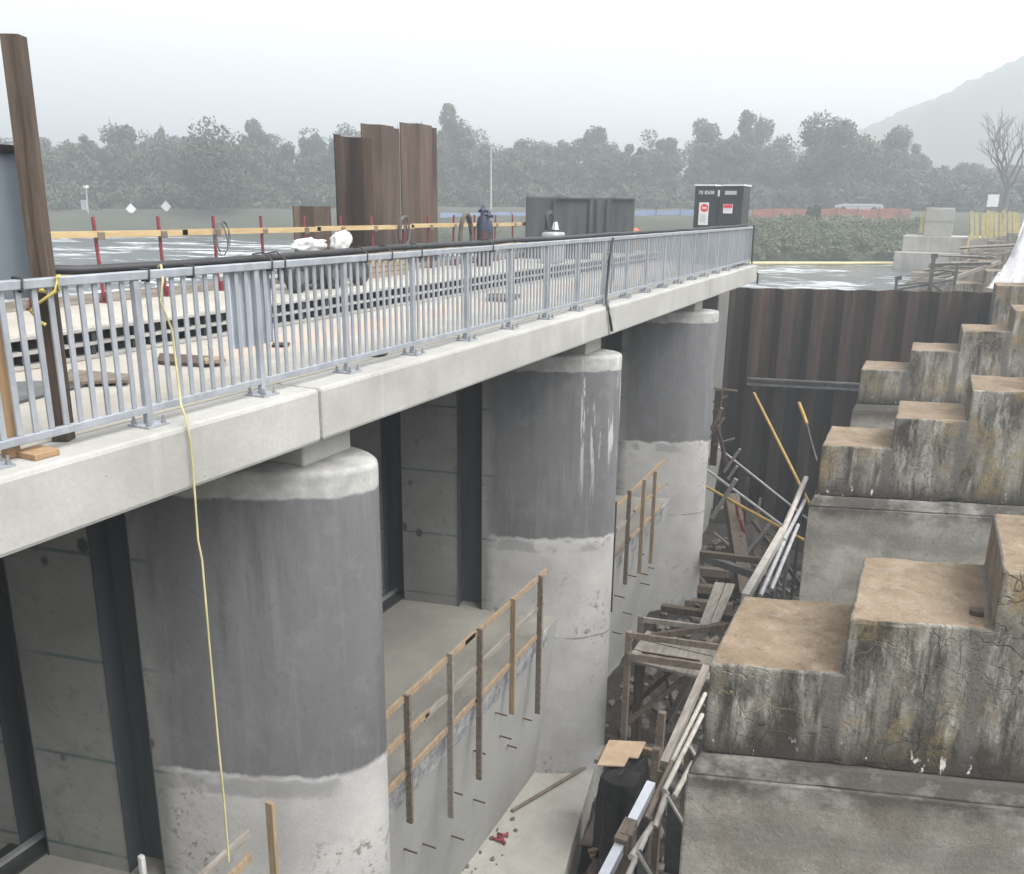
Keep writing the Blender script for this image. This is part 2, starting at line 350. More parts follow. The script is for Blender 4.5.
# ------------------------------------------------------------------ setting: ground, water, banks, hill
def grid(name, mat, x0, x1, y0, y1, nx, ny, zf, kind='structure'):
    m = MB(); vs = [(x0+(x1-x0)*i/nx, y0+(y1-y0)*j/ny) for j in range(ny+1) for i in range(nx+1)]
    m.add([(x, y, zf(x, y)) for x, y in vs], [(j*(nx+1)+i, j*(nx+1)+i+1, (j+1)*(nx+1)+i+1, (j+1)*(nx+1)+i) for j in range(ny) for i in range(nx)], 0, True)
    return struct(m.build(name, mat), kind)
from mathutils import noise as mnoise
def nz(x, y, s, seed=0.): return mnoise.noise(Vector((x*s, y*s, seed)))
def floorz(x, y):
    z = -10.35+.18*nz(x, y, .5)+.1*nz(x, y, 1.6)
    if y > 13.5: z += max(0, min(1, (y-13.5)/2.5))*max(0, min(1, (-3.2-x)/1.4))*.85
    if y > 19: z += min(1, (y-19)/4)*.7
    return z + .06*nz(x, y, 4)
grid('ground', 'earth', -600, 600, -300, 900, 2, 2, lambda x, y: -11.6)
grid('channel_floor', 'mud_floor', -11.5, 12, -6, 34, 110, 180, floorz)

W = 'river_water'
wm = MB()
wm.add([(-420, -200, -2.2), (-11.4, -200, -2.2), (-11.4, 31, -2.2), (-420, 31, -2.2)], [(0, 1, 2, 3)])
wm.add([(-420, 31, -2.2), (-11.4, 31, -2.2), (14, 37.5, -2.2), (14, 260, -2.2), (-420, 260, -2.2)], [(0, 1, 2, 3, 4)])
struct(wm.build('river_water', W))

shore_px = [(-420, 243), (-200, 239), (0, 236), (100, 236), (200, 237), (320, 241), (450, 248), (600, 255), (755, 261.5), (905, 263.5)]
shore = [onz(px, py, -2.2) for px, py in shore_px] + [Vector((6, 74, -2.2)), Vector((40, 74, -2.2)), Vector((120, 60, -2.2))]
rings = [(-1, -2.9), (0, -2.25), (2.5, -.9), (6, .3), (10, .8), (40, 1.6), (140, 3), (420, 6)]
bm_ = MB(); vs = []
sub = []
for a, b in zip(shore[:-1], shore[1:]):
    for k in range(8): sub.append(a.lerp(b, k/8))
sub.append(shore[-1])
for q in sub:
    d = Vector((q.x, q.y, 0)).normalized()
    for off, z in rings:
        p = q+d*off; vs.append((p.x, p.y, z+(.25*nz(p.x, p.y, .3) if off > 1 else 0)))
nr = len(rings)
bm_.add(vs, [(k*nr+i, (k+1)*nr+i, (k+1)*nr+i+1, k*nr+i+1) for k in range(len(sub)-1) for i in range(nr-1)], 0, True)
struct(bm_.build('far_bank', 'grass_bank'))

# wooded hill that fades into the cloud on the right
hm = MB(); nx, ny = 220, 24; vs = []
for j in range(ny+1):
    for i in range(nx+1):
        px = 560+ (1500-560)*i/nx; D = 285+j*6
        g = far(px, 210, D)
        t_ = max(0, min(1, (px-560)/640)); prof = (t_*t_*(3-2*t_))*63
        z = 2+prof*math.sin(min(1, j/9)*math.pi/2)+min(1, j/2)*(1.6*nz(g.x, g.y, .05)+1.3*nz(g.x, g.y, .21)+.9*nz(g.x, g.y, .6))
        vs.append((g.x, g.y, z))
hm.add(vs, [(j*(nx+1)+i, j*(nx+1)+i+1, (j+1)*(nx+1)+i+1, (j+1)*(nx+1)+i) for j in range(ny) for i in range(nx)], 0, True)
struct(hm.build('hill', 'hill_woods'))

# right embankment beside the far buttresses
def emb(x, y): return -1.9+min(3.1, max(0, (x-2.2))*.55)+.15*nz(x, y, .7)+.08*nz(x, y, 2)
grid('embankment', 'earth', 2.2, 60, 33, 76, 70, 60, emb)

# ------------------------------------------------------------------ bridge
PITCH_Y = 7.65
def pier_y(k): return 6.4+PITCH_Y*k
XC, NA, NB, PSK = -6.8, 2.0, .8, R(12)
DE = 27.7
br = thing('bridge_deck', (-7, 12, -.5), 'long pale concrete bridge deck carrying the grey railing across the round piers', 'bridge')
joints = [-4., 6.17, 14.1, 21.5, DE]
for a, b in zip(joints[:-1], joints[1:]):
    MB().box(-5.5, -4.98, a+.012, b-.012, -.51, 0).build('edge_beam', 'concrete_fascia', br, bevel=.035, world=True)
MB().box(-8.2, -5.505, -4, DE-.01, -.35, -.004).build('deck_slab', 'deck_concrete', br, world=True)
MB().box(-10.25, -8.3, -4, DE, -.45, .33).build('raised_deck', 'deck_concrete', br, bevel=.02, world=True)
for x in (-7., -8.5, -9.8): MB().box(x-.2, x+.2, -4, DE-.02, -.8, -.36 if x > -8.2 else -.46).build('girder', 'concrete_old', br, world=True)
tb = MB()
tb.box(-8.297, -8.26, -4, DE-.05, 0.002, .31, 0)
tk = thing('track_beam', (-8.25, 12, 0), 'low steel track beam with two rows of dark pockets along the raised deck', 'beam')
tb.build('web', 'engine_black', tk, world=True)
fl = MB()
for z in (.0, .14, .29): fl.box(-8.26, -8.12 + (.03 if z == .0 else 0), -4, DE-.06, z+.003, z+.035)
fl.build('flange', 'concrete_old', tk, world=True)
sf = MB(); y = -4
while y < DE-.2:
    sf.box(-8.26, -8.15, y, y+.05, .037, .138); sf.box(-8.26, -8.15, y+.02, y+.07, .177, .288); y += .27
sf.build('stiffener', 'gate_steel', tk, world=True)

def pier_outline():
    pts = [(NA*math.cos(a), NB*math.sin(a)) for a in [-math.pi/2+math.pi*k/40 for k in range(41)]]
    side = [(-.38, NB), (-.38, NB-.28), (-.86, NB-.28), (-.86, NB), (-1.96, NB), (-1.96, NB-.28), (-2.36, NB-.28), (-2.36, NB), (-4.2, NB)]
    return pts+side+[(x, -y) for x, y in side[::-1]]
pier_labels = ['concrete pier at the lower left edge under the near deck end', 'nearest round nosed pier standing left of the timber railing, dark coated above',
               'middle round pier with white drip streaks below its cap', 'farthest round pier beside the rusty sheet pile wall', ]
po = pier_outline()
for k in range(-1, 3):
    y0 = pier_y(k)
    p = thing('bridge_pier', (XC, y0, -11), pier_labels[k+1], 'pier', 'round nosed bridge piers', PSK)
    sh = MB(); sh.prism(po, 0, 11-.86)
    o = sh.build('shaft', 'pier_concrete_streaked' if k == 1 else 'pier_concrete', p)
    bm = bmesh.new(); bm.from_mesh(o.data)
    es = [e for e in bm.edges if all(v.co.z > 10 for v in e.verts)]
    bmesh.ops.bevel(bm, geom=es, offset=.07, segments=3, profile=.5, affect='EDGES', clamp_overlap=True)
    for f in bm.faces: f.smooth = True
    bm.to_mesh(o.data); bm.free()
    o.data.set_sharp_from_angle(angle=R(40))
    pd = MB().box(.3, 1.45, -.08, .7, 11-.87, 11-.513)
    for v in pd.v: v.x, v.y = v.x*math.cos(PSK)+v.y*math.sin(PSK), -v.x*math.sin(PSK)+v.y*math.cos(PSK)
    pd.build('pedestal', 'concrete_fascia', p, bevel=.03)
    for sgn in (-1, 1):
        for x0, x1 in ((-.86, -.38), (-2.36, -1.96)):
            g = MB(); a, b = sorted((sgn*(NB-.28), sgn*(NB-.27)))
            g.box(x0+.012, x1-.012, a, b, .3, 10.05)
            a, b = sorted((sgn*(NB-.268), sgn*(NB+.012)))
            g.box(x0+.001, x0+.013, a, b, .3, 10.05); g.box(x1-.013, x1-.001, a, b, .3, 10.05)
            g.build('guide_channel', 'slot_steel', p)

ab = MB().box(-11, -6.12, DE+.02, 31, -11.2, -.9)
tag(ab.build('end_abutment', 'concrete_dim', loc=(-8, 29, -11), world=True, bevel=.04), 'plain grey concrete abutment under the far bridge end beside the sheet piles', 'abutment')

# sills between piers: floor slab, battered wall, steel gate, guide sill
sill_names = ['pale concrete sill wall at the bottom left corner below the nearest pier', 'pale concrete sill wall between the nearest and the middle pier',
              'bluish concrete sill wall between the middle and the farthest pier', 'shaded concrete sill wall behind the farthest round pier']
gate_names = ['dark steel gate closing the opening at the left edge', 'dark steel gate between the nearest and middle pier',
              'dark steel gate between the middle and farthest pier', 'dark steel gate behind the farthest pier']
for k in range(-1, 3):
    ya, yb = pier_y(k)+.35, pier_y(k+1)-.35
    if k == 2: yb = DE
    s = thing('sill_wall', (-5.45, (ya+yb)/2, -11), sill_names[k+1], 'wall', 'concrete sill walls between the piers')
    w = MB(); w.hexa([(-7, ya, -11.2), (-5.97, ya, -11.2), (-5.97, yb, -11.2), (-7, yb, -11.2)], [(-7, ya, -9.3), (-5.95, ya, -9.3), (-5.95, yb, -9.3), (-7, yb, -9.3)])
    w.hexa([(-7, ya, -9.298), (-5.95, ya, -9.298), (-5.95, yb, -9.298), (-7, yb, -9.298)], [(-7, ya, -5.85), (-5.6, ya, -5.85), (-5.6, yb, -5.85), (-7, yb, -5.85)])
    w.build('wall_face', 'concrete_wall', s, world=True)
    MB().box(-11.2, -5.62, ya, yb, -5.848, -5.83).build('floor_slab', 'concrete_sill', s, world=True)
    fb = MB(); fb.hexa([(-5.67, ya+.5, -6.25), (-5.63, ya+.5, -6.25), (-5.63, yb-.5, -6.25), (-5.67, yb-.5, -6.25)], [(-5.62, ya+.5, -5.86), (-5.582, ya+.5, -5.86), (-5.582, yb-.5, -5.86), (-5.62, yb-.5, -5.86)])
    fb.build('form_strip', 'formwork_board', s, world=True)
    st = MB().box(-9.1, -8.6, ya, yb, -5.829, -5.79); st.build('sill_plate', 'gate_steel', s, world=True)
    MB().box(-8.9, -8.83, ya, yb, -5.789, -5.74).build('seal_strip', 'bright_steel', s, world=True)
    if k in (0, 1):
        for (yy, zz) in [(8.2, -6.95), (8.75, -7.3), (9.4, -6.8), (10.2, -6.6), (10.9, -6.3), (11.2, -6.95), (11.6, -7.4), (10.4, -7.7), (9.7, -7.9), (9.0, -8.3), (12.2, -7.2)]:
            yy += PITCH_Y*k; zz -= .2; yy += .25; xx = -5.6-(.35*(-5.85-zz)/3.45)
            b = MB(); b.tube([(xx-.05, yy, zz), (xx+.16+.1*random.random(), yy+.03, zz-.02)], .014, 6); b.build('tie_rod', 'rebar', s, world=True)
    g = MB(); g.box(-10.7, -10.62, ya-.4, yb-1.1, -5.82, -.55)
    for z in (-5.2, -4.2, -3.2, -2.2, -1.2): g.box(-10.618, -10.5, ya-.4, yb-1.1, z, z+.1)
    tag(g.build('steel_gate', 'gate_steel', loc=(-10.66, (ya+yb)/2, -5.6), world=True), gate_names[k+1], 'gate', 'steel gates upstream of the piers')

# apron ledge at the foot of the wall
lg = MB(); e1, e2, e3 = (-4.93, 14.15), (-4.4, 11.36), (-3.55, 7.2)
lg.prism([e1, e2, e3, (-3.3, 6), (-6.4, 6), (-6.4, 14.4), (-5.2, 14.4)][::-1], -11, -9.3)
tag(lg.build('concrete_ledge', 'concrete_ledge', loc=(-5, 11, -11), world=True, bevel=.025), 'pale flat concrete ledge at the foot of the sill wall by the middle pier', 'ledge')
tag(MB().tube([onz(512, 811, -9.27), onz(592, 763, -9.23)], .035, 6).build('timber_pole', 'weathered_timber', loc=onz(550, 790, -9.27), world=True), 'thin timber pole lying across the pale concrete ledge', 'pole')

# ------------------------------------------------------------------ guard rail
RX = -5.25
gr = thing('guard_rail', (RX, 12, 0), 'galvanised steel railing with vertical bars along the bridge edge', 'railing')
MB().box(RX-.035, RX+.035, -1, DE, 1.095, 1.16).build('top_rail', 'galvanised', gr, bevel=.008, world=True)
MB().box(RX-.025, RX+.025, -1, DE, .1, .155).build('bottom_rail', 'galvanised', gr, bevel=.006, world=True)
PY = [3.2+1.25*i for i in range(-3, 20)] + [DE-.06]
pm = MB().box(-.026, .026, -.027, .027, .016, 1.093); post_me = None
plate_me = None
for y in PY:
    if post_me is None:
        q = pm.build('post', 'galvanised', gr, bevel=.006); post_me = q.data
        bp = MB(); bp.box(-.11, .11, -.1, .1, .001, .016)
        pl = bp.build('base_plate', 'galvanised', q); plate_me = pl.data
        bo = MB(); bo.tube([(0, 0, .016), (0, 0, .075)], .011, 6); bo.tube([(0, 0, .0165), (0, 0, .036)], .02, 6)
        bl = bo.build('bolt', 'bolt_steel', q); bolt_me = bl.data; bl.location = (-.08, -.07, 0)
        rest = [(-.08, .07), (.08, -.07), (.08, .07)]
    else:
        q = bpy.data.objects.new('post', post_me); COL.objects.link(q); q.parent = gr
        c = bpy.data.objects.new('base_plate', plate_me); COL.objects.link(c); c.parent = q
        rest = [(-.08, -.07), (-.08, .07), (.08, -.07), (.08, .07)]
    for (sx, sy) in rest:
        c = bpy.data.objects.new('bolt', bolt_me); COL.objects.link(c); c.parent = q; c.location = (sx, sy, 0)
    q.location = (0, y-12, 0)
bal = MB().box(-.008, .008, -.019, .019, .157, 1.093).build('baluster', 'galvanised', gr)
bys = [y+1.25/11*j for y in PY[:-1] for j in range(1, 11) if y+1.25/11*j < DE-.1]
vis = [y for y in bys if y > 2.9]
hid = [y for y in bys if y <= 2.9] + vis[100:]
for i, y in enumerate(vis[:100]):
    o = bal if i == 0 else bpy.data.objects.new('baluster', bal.data)
    if i: COL.objects.link(o); o.parent = gr
    o.location = (0, y-12, 0)
bs = MB()
for y in hid: bs.box(RX-.008, RX+.008, y-.019, y+.019, .157, 1.093)
struct(bs.build('baluster', 'galvanised', gr, world=True), 'stuff')

# hose on the rail, ties
hp = [Vector((-6.6, 3.1, 1.2)), Vector((-6.0, 3.75, 1.19)), Vector((-5.62, 4.3, 1.16)), Vector((-5.44, 5.2, 1.17))]
y = 6.
while y < DE+.1: hp.append(Vector((-5.38+jit(.015), y, 1.19+jit(.012)))); y += .7
tag(MB().tube(hp, .036, 10).build('hose', 'hose_rubber', loc=(-5.4, 12, 1.2), world=True), 'thick black hose lying along the top of the grey railing', 'hose')
for i, y in enumerate([3.55, 4.55, 4.98, 5.88, 6.05, 7.3, 7.75, 8.35, 10.1]):
    h_ = -.185 if y > 5.2 else -.06; zt = 1.235 if y > 5.2 else 1.17
    t_ = MB(); t_.tube([(RX+.042, y, 1.085), (RX+.042, y+.008, 1.168), (RX-.06, y+.012, zt), (RX+h_, y+.012, zt-.02), (RX+h_, y+.008, 1.1), (RX-.04, y, 1.083), (RX+.042, y, 1.085)], .008, 5)
    tag(t_.build('cable_tie', 'hose_rubber', loc=(RX, y, 1.1), world=True), 'black strap tying the hose to the railing top', 'strap', 'black straps round the railing and hose')
tag(MB().tube([onx(613, 238, -5.2), onx(609, 262, -5.17), onx(606, 300, -5.16), onx(608, 308, -4.95), onx(610, 318, -4.94), onx(612, 331, -4.94)], .025, 7).build('hanging_cable', 'hose_rubber', loc=onx(606, 300, -5.1), world=True), 'black cable hanging over the bridge edge from the middle of the railing', 'cable')
tag(MB().tube([(-5.2, DE+.03, 1.2), (-5.19, DE+.04, .6), (-5.17, DE+.03, 0), (-4.95, DE+.03, -.3), (-4.95, DE+.03, -.6)], .03, 7).build('hanging_cable', 'hose_rubber', loc=(-5.2, DE, .5), world=True), 'black cable hanging down the far end of the railing', 'cable')
lp = thing('steel_hoop', (-5.5, 15.9, 0), 'dark hoop of cable standing behind the railing near the hanging cable', 'cable')
MB().tube([(-5.6, 15.7+.35*math.sin(a)*.6, .5+.5*math.cos(a)) for a in [math.pi*2*i/16 for i in range(17)]], .025, 6).build('hoop', 'pipe_dark', lp, world=True)

rp = [onx(158, 267, -5.42), onx(161, 265, -5.3), onx(163, 280, -5.2), onx(160, 300, -5.19), onx(172, 330, -5.19), onx(178, 380, -5.19), onx(181, 405, -5.1), onx(186, 418, -4.96), onx(190, 440, -4.945), onx(193, 470, -4.945), onx(198, 540, -4.94), onx(202, 560, -4.93), onx(209, 640, -4.935), onx(218, 740, -4.93), onx(224, 800, -4.94), onx(229, 862, -4.93)]
tag(MB().tube(rp, .009, 6).build('rope', 'rope_pale', loc=rp[7], world=True), 'thin pale yellow rope hanging from the railing past the nearest pier', 'rope')
r2 = [onx(57, 277, -5.19), onx(58, 290, -5.19), onx(52, 293, -5.3), onx(40, 291, -5.35), onx(50, 287, -5.5), onx(62, 284, -5.55), onx(59, 276, -5.3), onx(57, 277, -5.19), onx(56, 291, -5.2), onx(36, 305, -5.33), onx(30, 310, -5.33), onx(40, 322, -5.33), onx(46, 325, -5.3)]
tag(MB().tube(r2, .012, 6).build('rope', 'rope_yellow', loc=r2[0], world=True), 'bright yellow rope tied round the railing and the tall timber post', 'rope')

# timbers and board at the near end
tp = MB(); a = Vector((-5.43, 3.86, 0)); b = Vector((-5.44, 3.88, 2.66))
tp.bar(a, b, .115, .115, R(62))
tag(tp.build('timber_post', 'old_timber', loc=a, world=True, bevel=.004), 'tall dark weathered timber post tied to the railing at left', 'post')
tp = MB(); tp.bar((-5.36, 3.42, 0), (-5.37, 3.42, 1.5), .1, .09, R(10))
tag(tp.build('timber_post', 'tan_timber', loc=(-5.36, 3.42, 0), world=True, bevel=.01), 'shorter tan timber post standing at the left edge of the photo', 'post')
tag(MB().box(-5.33, -5.12, 3.42, 3.6, .001, .045).build('timber_block', 'tan_timber', loc=(-5.2, 3.5, 0), world=True, bevel=.006), 'small timber block on the deck edge at the post foot', 'block')
pb = MB(); pb.box(-5.63, -5.61, 2.4, 4.0, 1.0, 2.0); pbt = thing('painted_board', (-5.62, 3.2, 1), 'grey blue painted board fixed behind the tall timber post', 'board')
pb.build('panel', 'board_paint', pbt, world=True); MB().box(-5.608, -5.57, 2.4, 3.93, 1.955, 2.0).build('batten', 'tarp_black', pbt, world=True)

# corrugated sheet hung on the inside of the railing
cs = MB(); vs = []; n = 48; a0, a1 = onx(232, 290, -5.23).y, onx(276, 290, -5.23).y
for i in range(n+1):
    y = a0+(a1-a0)*i/n; x = RX-.042+.018*math.sin(i/n*math.pi*2*6)
    vs += [(x, y, .44), (x, y, 1.09), (x-.004, y, .44), (x-.004, y, 1.09)]
cs.add(vs, [(4*i, 4*i+4, 4*i+5, 4*i+1) for i in range(n)]+[(4*i+3, 4*i+7, 4*i+6, 4*i+2) for i in range(n)], 0, True)
simple('white_sheet', (.32, .35, .395), (.42, .45, .5), .5)
tag(cs.build('corrugated_sheet', 'white_sheet', loc=(RX, a0, .4), world=True, recalc=False), 'pale ribbed sheet hung just behind the railing bars', 'sheet')

# deck clutter
def slab_px(name, mat, pts, z, th, label, cat, group=None):
    q = [onz(px, py, z) for px, py in pts]; m = MB()
    m.hexa([v for v in q], [v+Vector((0, 0, th)) for v in q])
    c = sum(q, Vector())/4
    return tag(m.build(name, mat, loc=c, world=True), label, cat, group)
slab_px('steel_plate', 'pipe_dark', [(-40, 412), (20, 403), (110, 380), (-20, 385)], .003, .02, 'flat grey steel plate lying on the deck behind the left railing', 'plate')
slab_px('plank', 'weathered_timber', [(62, 385), (128, 383), (132, 377), (70, 372)], .025, .03, 'short brown plank resting on the steel plate', 'plank', 'planks lying on the deck')
slab_px('plank', 'old_timber', [(157, 364), (205, 367), (210, 359), (160, 356)], .003, .035, 'dark brown plank on the deck below the pale corrugated sheet', 'plank', 'planks lying on the deck')
slab_px('plank', 'new_timber', [(205, 364), (226, 362), (224, 358), (204, 360)], .04, .03, 'small tan board end beside the dark plank', 'plank', 'planks lying on the deck')
slab_px('plank', 'old_timber', [(486, 301), (512, 302), (520, 297), (490, 296)], .003, .06, 'dark plank stack on the deck by the middle railing posts', 'plank', 'planks lying on the deck')
slab_px('debris', 'tarp_black', [(272, 347), (288, 347), (290, 344), (273, 344)], .003, .02, 'scrap of dark strip on the deck left of the wheeled machine', 'debris')
slab_px('debris', 'tarp_black', [(372, 357), (385, 356), (388, 353), (374, 354)], .003, .015, 'small black scrap on the edge beam between railing posts', 'debris')

# temporary red-post railing on the raised deck
tr = thing('temporary_railing', (-10.05, 12, .33), 'temporary railing of red posts and yellow timber rails on the raised deck', 'railing')
y = 3.8; n = 0; pme = None; fme = None
while y < DE:
    p = MB(); p.bar((0, 0, .02), (jit(.03), jit(.03), 1.13), .032, .036); q = p.build('post', 'red_paint', tr)
    q.location = (0, y-12, 0)
    ft = MB(); ft.box(-.08, .1, -.05, .05, .001, .03); ft.box(.05, .09, -.03, .03, .03, .15); ft.build('foot', 'red_paint', q)
    MB().box(.03, .08, -.05, .06, .83, .93).build('bracket', 'weathered_timber', q); MB().box(.03, .08, -.05, .06, .4, .48).build('bracket', 'weathered_timber', q)
    y += 1.05
y = 3.2
while y < DE-.3:
    L = 3.1; e = min(y+L+.1, DE)
    MB().bar((-10.0, y, 1.235+jit(.012)), (-10.0, e, 1.235+jit(.012)), .04, .085).build('rail', 'rail_lumber', tr, world=True)
    MB().bar((-10.005, y+.3, .78+jit(.012)), (-10.005, min(e+.3, DE), .78+jit(.012)), .04, .09).build('rail', 'rail_lumber', tr, world=True)
    y += L
MB().box(-10.14, -10.1, 3.2, DE, .335, .46).build('toe_board', 'grey_timber', tr, world=True)
def coil(c, r, n, rr, axis, name, mat, label, cat):
    m = MB()
    pts = []
    for i in range(n*14+1):
        a = 2*math.pi*i/14; k = r*(1+.12*math.sin(i*.7)); s_ = .03*math.sin(i*.31)
        pts.append(Vector(c)+Vector((s_ if axis == 'x' else k*.6*math.cos(a), k*.6*math.cos(a) if axis == 'x' else s_, k*math.sin(a))))
    m.tube(pts, rr, 6); return tag(m.build(name, mat, loc=c, world=True), label, cat)
coil(onx(222, 238, -9.93), .24, 3, .008, 'x', 'hose_coil', 'pipe_dark', 'grey hose coil hanging on the red post railing at left', 'hose coil')
coil(onx(404, 232, -9.93), .3, 4, .013, 'x', 'hose_coil', 'pipe_dark', 'grey hose coil hanging on the rail before the upright sheet piles', 'hose coil')

# stored sheet piles standing upstream of the deck
def pile_sheet(y0, y1, x, ztop, zbot, label, mat, flip=1):
    m = MB(); prof = [(0, .0), (.16, 0), (.27, .22), (.62, .22), (.73, 0), (1, 0)]
    L = y1-y0; pts = [(x+flip*(px_-.11), y0+u*L) for u, px_ in prof]; vs = []
    for (X, Y) in pts: vs += [(X, Y, zbot), (X, Y, ztop), (X-.03, Y, zbot), (X-.03, Y, ztop)]
    k = len(pts); fs = []
    for i in range(k-1):
        a, b = 4*i, 4*i+4; fs += [(a, b, b+1, a+1), (a+3, b+3, b+2, a+2), (a+1, b+1, b+3, a+3)]
    fs += [(0, 1, 3, 2), (4*k-4, 4*k-2, 4*k-1, 4*k-3)]
    m.add(vs, fs)
    c = Vector((x, (y0+y1)/2, zbot))
    return tag(m.build('sheet_pile', mat, loc=c, world=True), label, 'sheet pile', 'upright sheet piles beside the deck')
XS = -10.9
def yp(px, py): return onx(px, py, XS).y
ztop = lambda px, py: onx(px, py, XS).z
pile_sheet(yp(330, 134), yp(367, 134), XS, ztop(330, 134), -3.2, 'darkest and leftmost of the tall upright sheet piles', 'sheet_pile_rust', -1)
pile_sheet(yp(366, 123), yp(403, 123), XS, ztop(366, 123), -3.2, 'middle brown sheet pile of the tall trio', 'sheet_pile_brown')
pile_sheet(yp(404, 122), yp(440, 122), XS+.02, ztop(404, 122), -3.2, 'rightmost tall brown sheet pile with a dark edge', 'sheet_pile_brown')
pile_sheet(yp(294, 206), yp(331, 206), XS+.1, ztop(294, 206), -3.2, 'short stub of sheet pile left of the tall trio', 'sheet_pile_brown')

# gas cylinders
for (px, lab, mt, mt2, h) in ((482.5, 'dark maroon gas cylinder standing on the raised deck with a blue cap', 'gas_maroon', 'gas_blue', 1.32), (487.5, 'black gas cylinder with a white collar standing behind the maroon one', 'engine_black', 'gas_blue', 1.2)):
    base = onx(px, 243, -9.35); base.z = .331; y0 = base.y
    g = thing('gas_cylinder', base, lab, 'gas cylinder', 'gas cylinders on the raised deck')
    r = .13; m = MB(); m.tube([(0, 0, 0), (0, 0, h*.72), (0, 0, h*.8), (0, 0, h*.85)], r, 14, radii=[r, r, r*.8, r*.4]); m.build('cylinder_body', mt, g)
    MB().tube([(0, 0, h*.6), (0, 0, h*.73), (0, 0, h*.84)], r, 14, radii=[r*1.03, r*1.03, r*.7]).build('shoulder', mt2, g)
    v = MB(); v.tube([(0, 0, h*.85), (0, 0, h*.95)], .05, 8); v.tube([(-.1, 0, h*.93), (.12, .05, h*.93)], .035, 8); v.tube([(0, 0, h*.93), (.02, .05, h*1.02)], .06, 8, radii=[.075, .03]); v.build('valve', mt2, g)
coil(onx(466, 234, -9.3)+Vector((0, 0, -.05)), .45, 5, .022, 'x', 'hose_coil', 'dark_ply', 'brown coil of welding hose leaning by the gas cylinders', 'hose coil')

# shrouded stacks
def shroud(c, L, D_, H, label, notch):
    e = thing('shrouded_stack', c, label, 'covered stack', 'stacks under dark covers on the deck', R(-64))
    m = MB(); cols = 30; rows = []; x1, x0 = D_/2, -D_/2
    for j in range(cols+1):
        y = -L/2+L*j/cols; en = 1 if 0 < j < cols else .97
        prof = [(x1, 0), (x1, .35*H), (x1-.01, .7*H), (x1-.02, H-.07), (x1-.1, H), (0, H+.03), (x0+.08, H-.01), (x0, H-.1), (x0, 0)]
        rows.append([(x*en+.02*mnoise.noise(Vector((j*.35, i*.8, L))), y+.012*mnoise.noise(Vector((j*.9, i, 3))), z-(.05*math.sin(math.pi*((j/cols*2) % 1)) if 3 < i < 7 else 0)+.02*mnoise.noise(Vector((j*.4, i, 7)))*(i not in (0, 8))) for i, (x, z) in enumerate(prof)])
    k = 9
    for r_ in rows: m.v += [Vector(v) for v in r_]
    fs = [(j*k+i, (j+1)*k+i, (j+1)*k+i+1, j*k+i+1) for j in range(cols) for i in range(k-1)]+[tuple(range(k)), tuple(reversed(range(cols*k, cols*k+k)))]
    m.f = [list(f) for f in fs]; m.mi = [0]*len(fs); m.sm = [False]*len(fs)
    m.build('cover', 'shroud_cloth', e)
    for f in notch:
        t_ = MB(); y = -L/2+L*f; t_.hexa([(x1+.012, y-.02, .05), (x1+.035, y-.02, .05), (x1+.035, y+.03, .05), (x1+.012, y+.03, .05)], [(x1+.012, y-.02, H-.12), (x1+.03, y-.02, H-.12), (x1+.03, y+.01, H-.12), (x1+.012, y+.01, H-.12)])
        t_.build('cover_seam', 'shroud_edge', e)
    f_ = MB(); f_.box(x1+.0, x1+.03, -L/2+.45*L, L/2-.06, H-.14, H-.11); f_.build('cover_flap', 'shroud_edge', e)
    return e
ca = onx(559, 195, -9.25); shroud((ca.x, ca.y, .331), 1.75, .85, ca.z-.331, 'left and wider of the two stacks under dark grey covers', (.94, .4))
cb_ = onx(613, 196, -9.1); shroud((cb_.x, cb_.y, .331), 1.25, .9, cb_.z-.331, 'right hand stack under a dark grey cover with an orange bag beside it', (.06, .3))
c = onx(633, 231, -8.5)
m = MB(); m.tube([c+Vector((0, -.5, -.1)), c+Vector((0, -.3, -.06)), c+Vector((0, .2, -.05)), c+Vector((0, .5, -.1))], .2, 10, radii=[.06, .13, .15, .05])
m.tube([c+Vector((0, -.35, -.9)), c+Vector((0, -.35, -.1))], .05, 6); m.tube([c+Vector((0, .35, -.9)), c+Vector((0, .35, -.1))], .05, 6)
tag(m.build('orange_bag', 'orange_net', loc=c, world=True), 'small orange bag in front of the right shrouded stack', 'bag')
c = onx(552, 232, -8.5)
g = thing('bench_machine', Vector((c.x, c.y, .333)), 'small white and black machine before the left shrouded stack', 'machine')
MB().box(-.2, .2, -.2, .4, 0, .74).build('housing', 'bright_steel', g, bevel=.05)
MB().tube([(-.05, -.2, .8), (-.05, -.2, 1.15), (-.05, 0, 1.2)], .07, 8).build('motor', 'engine_black', g)
MB().tube([(.0, .2, .8), (.0, .2, .98)], .08, 8, radii=[.1, .05]).build('nozzle', 'bright_steel', g)

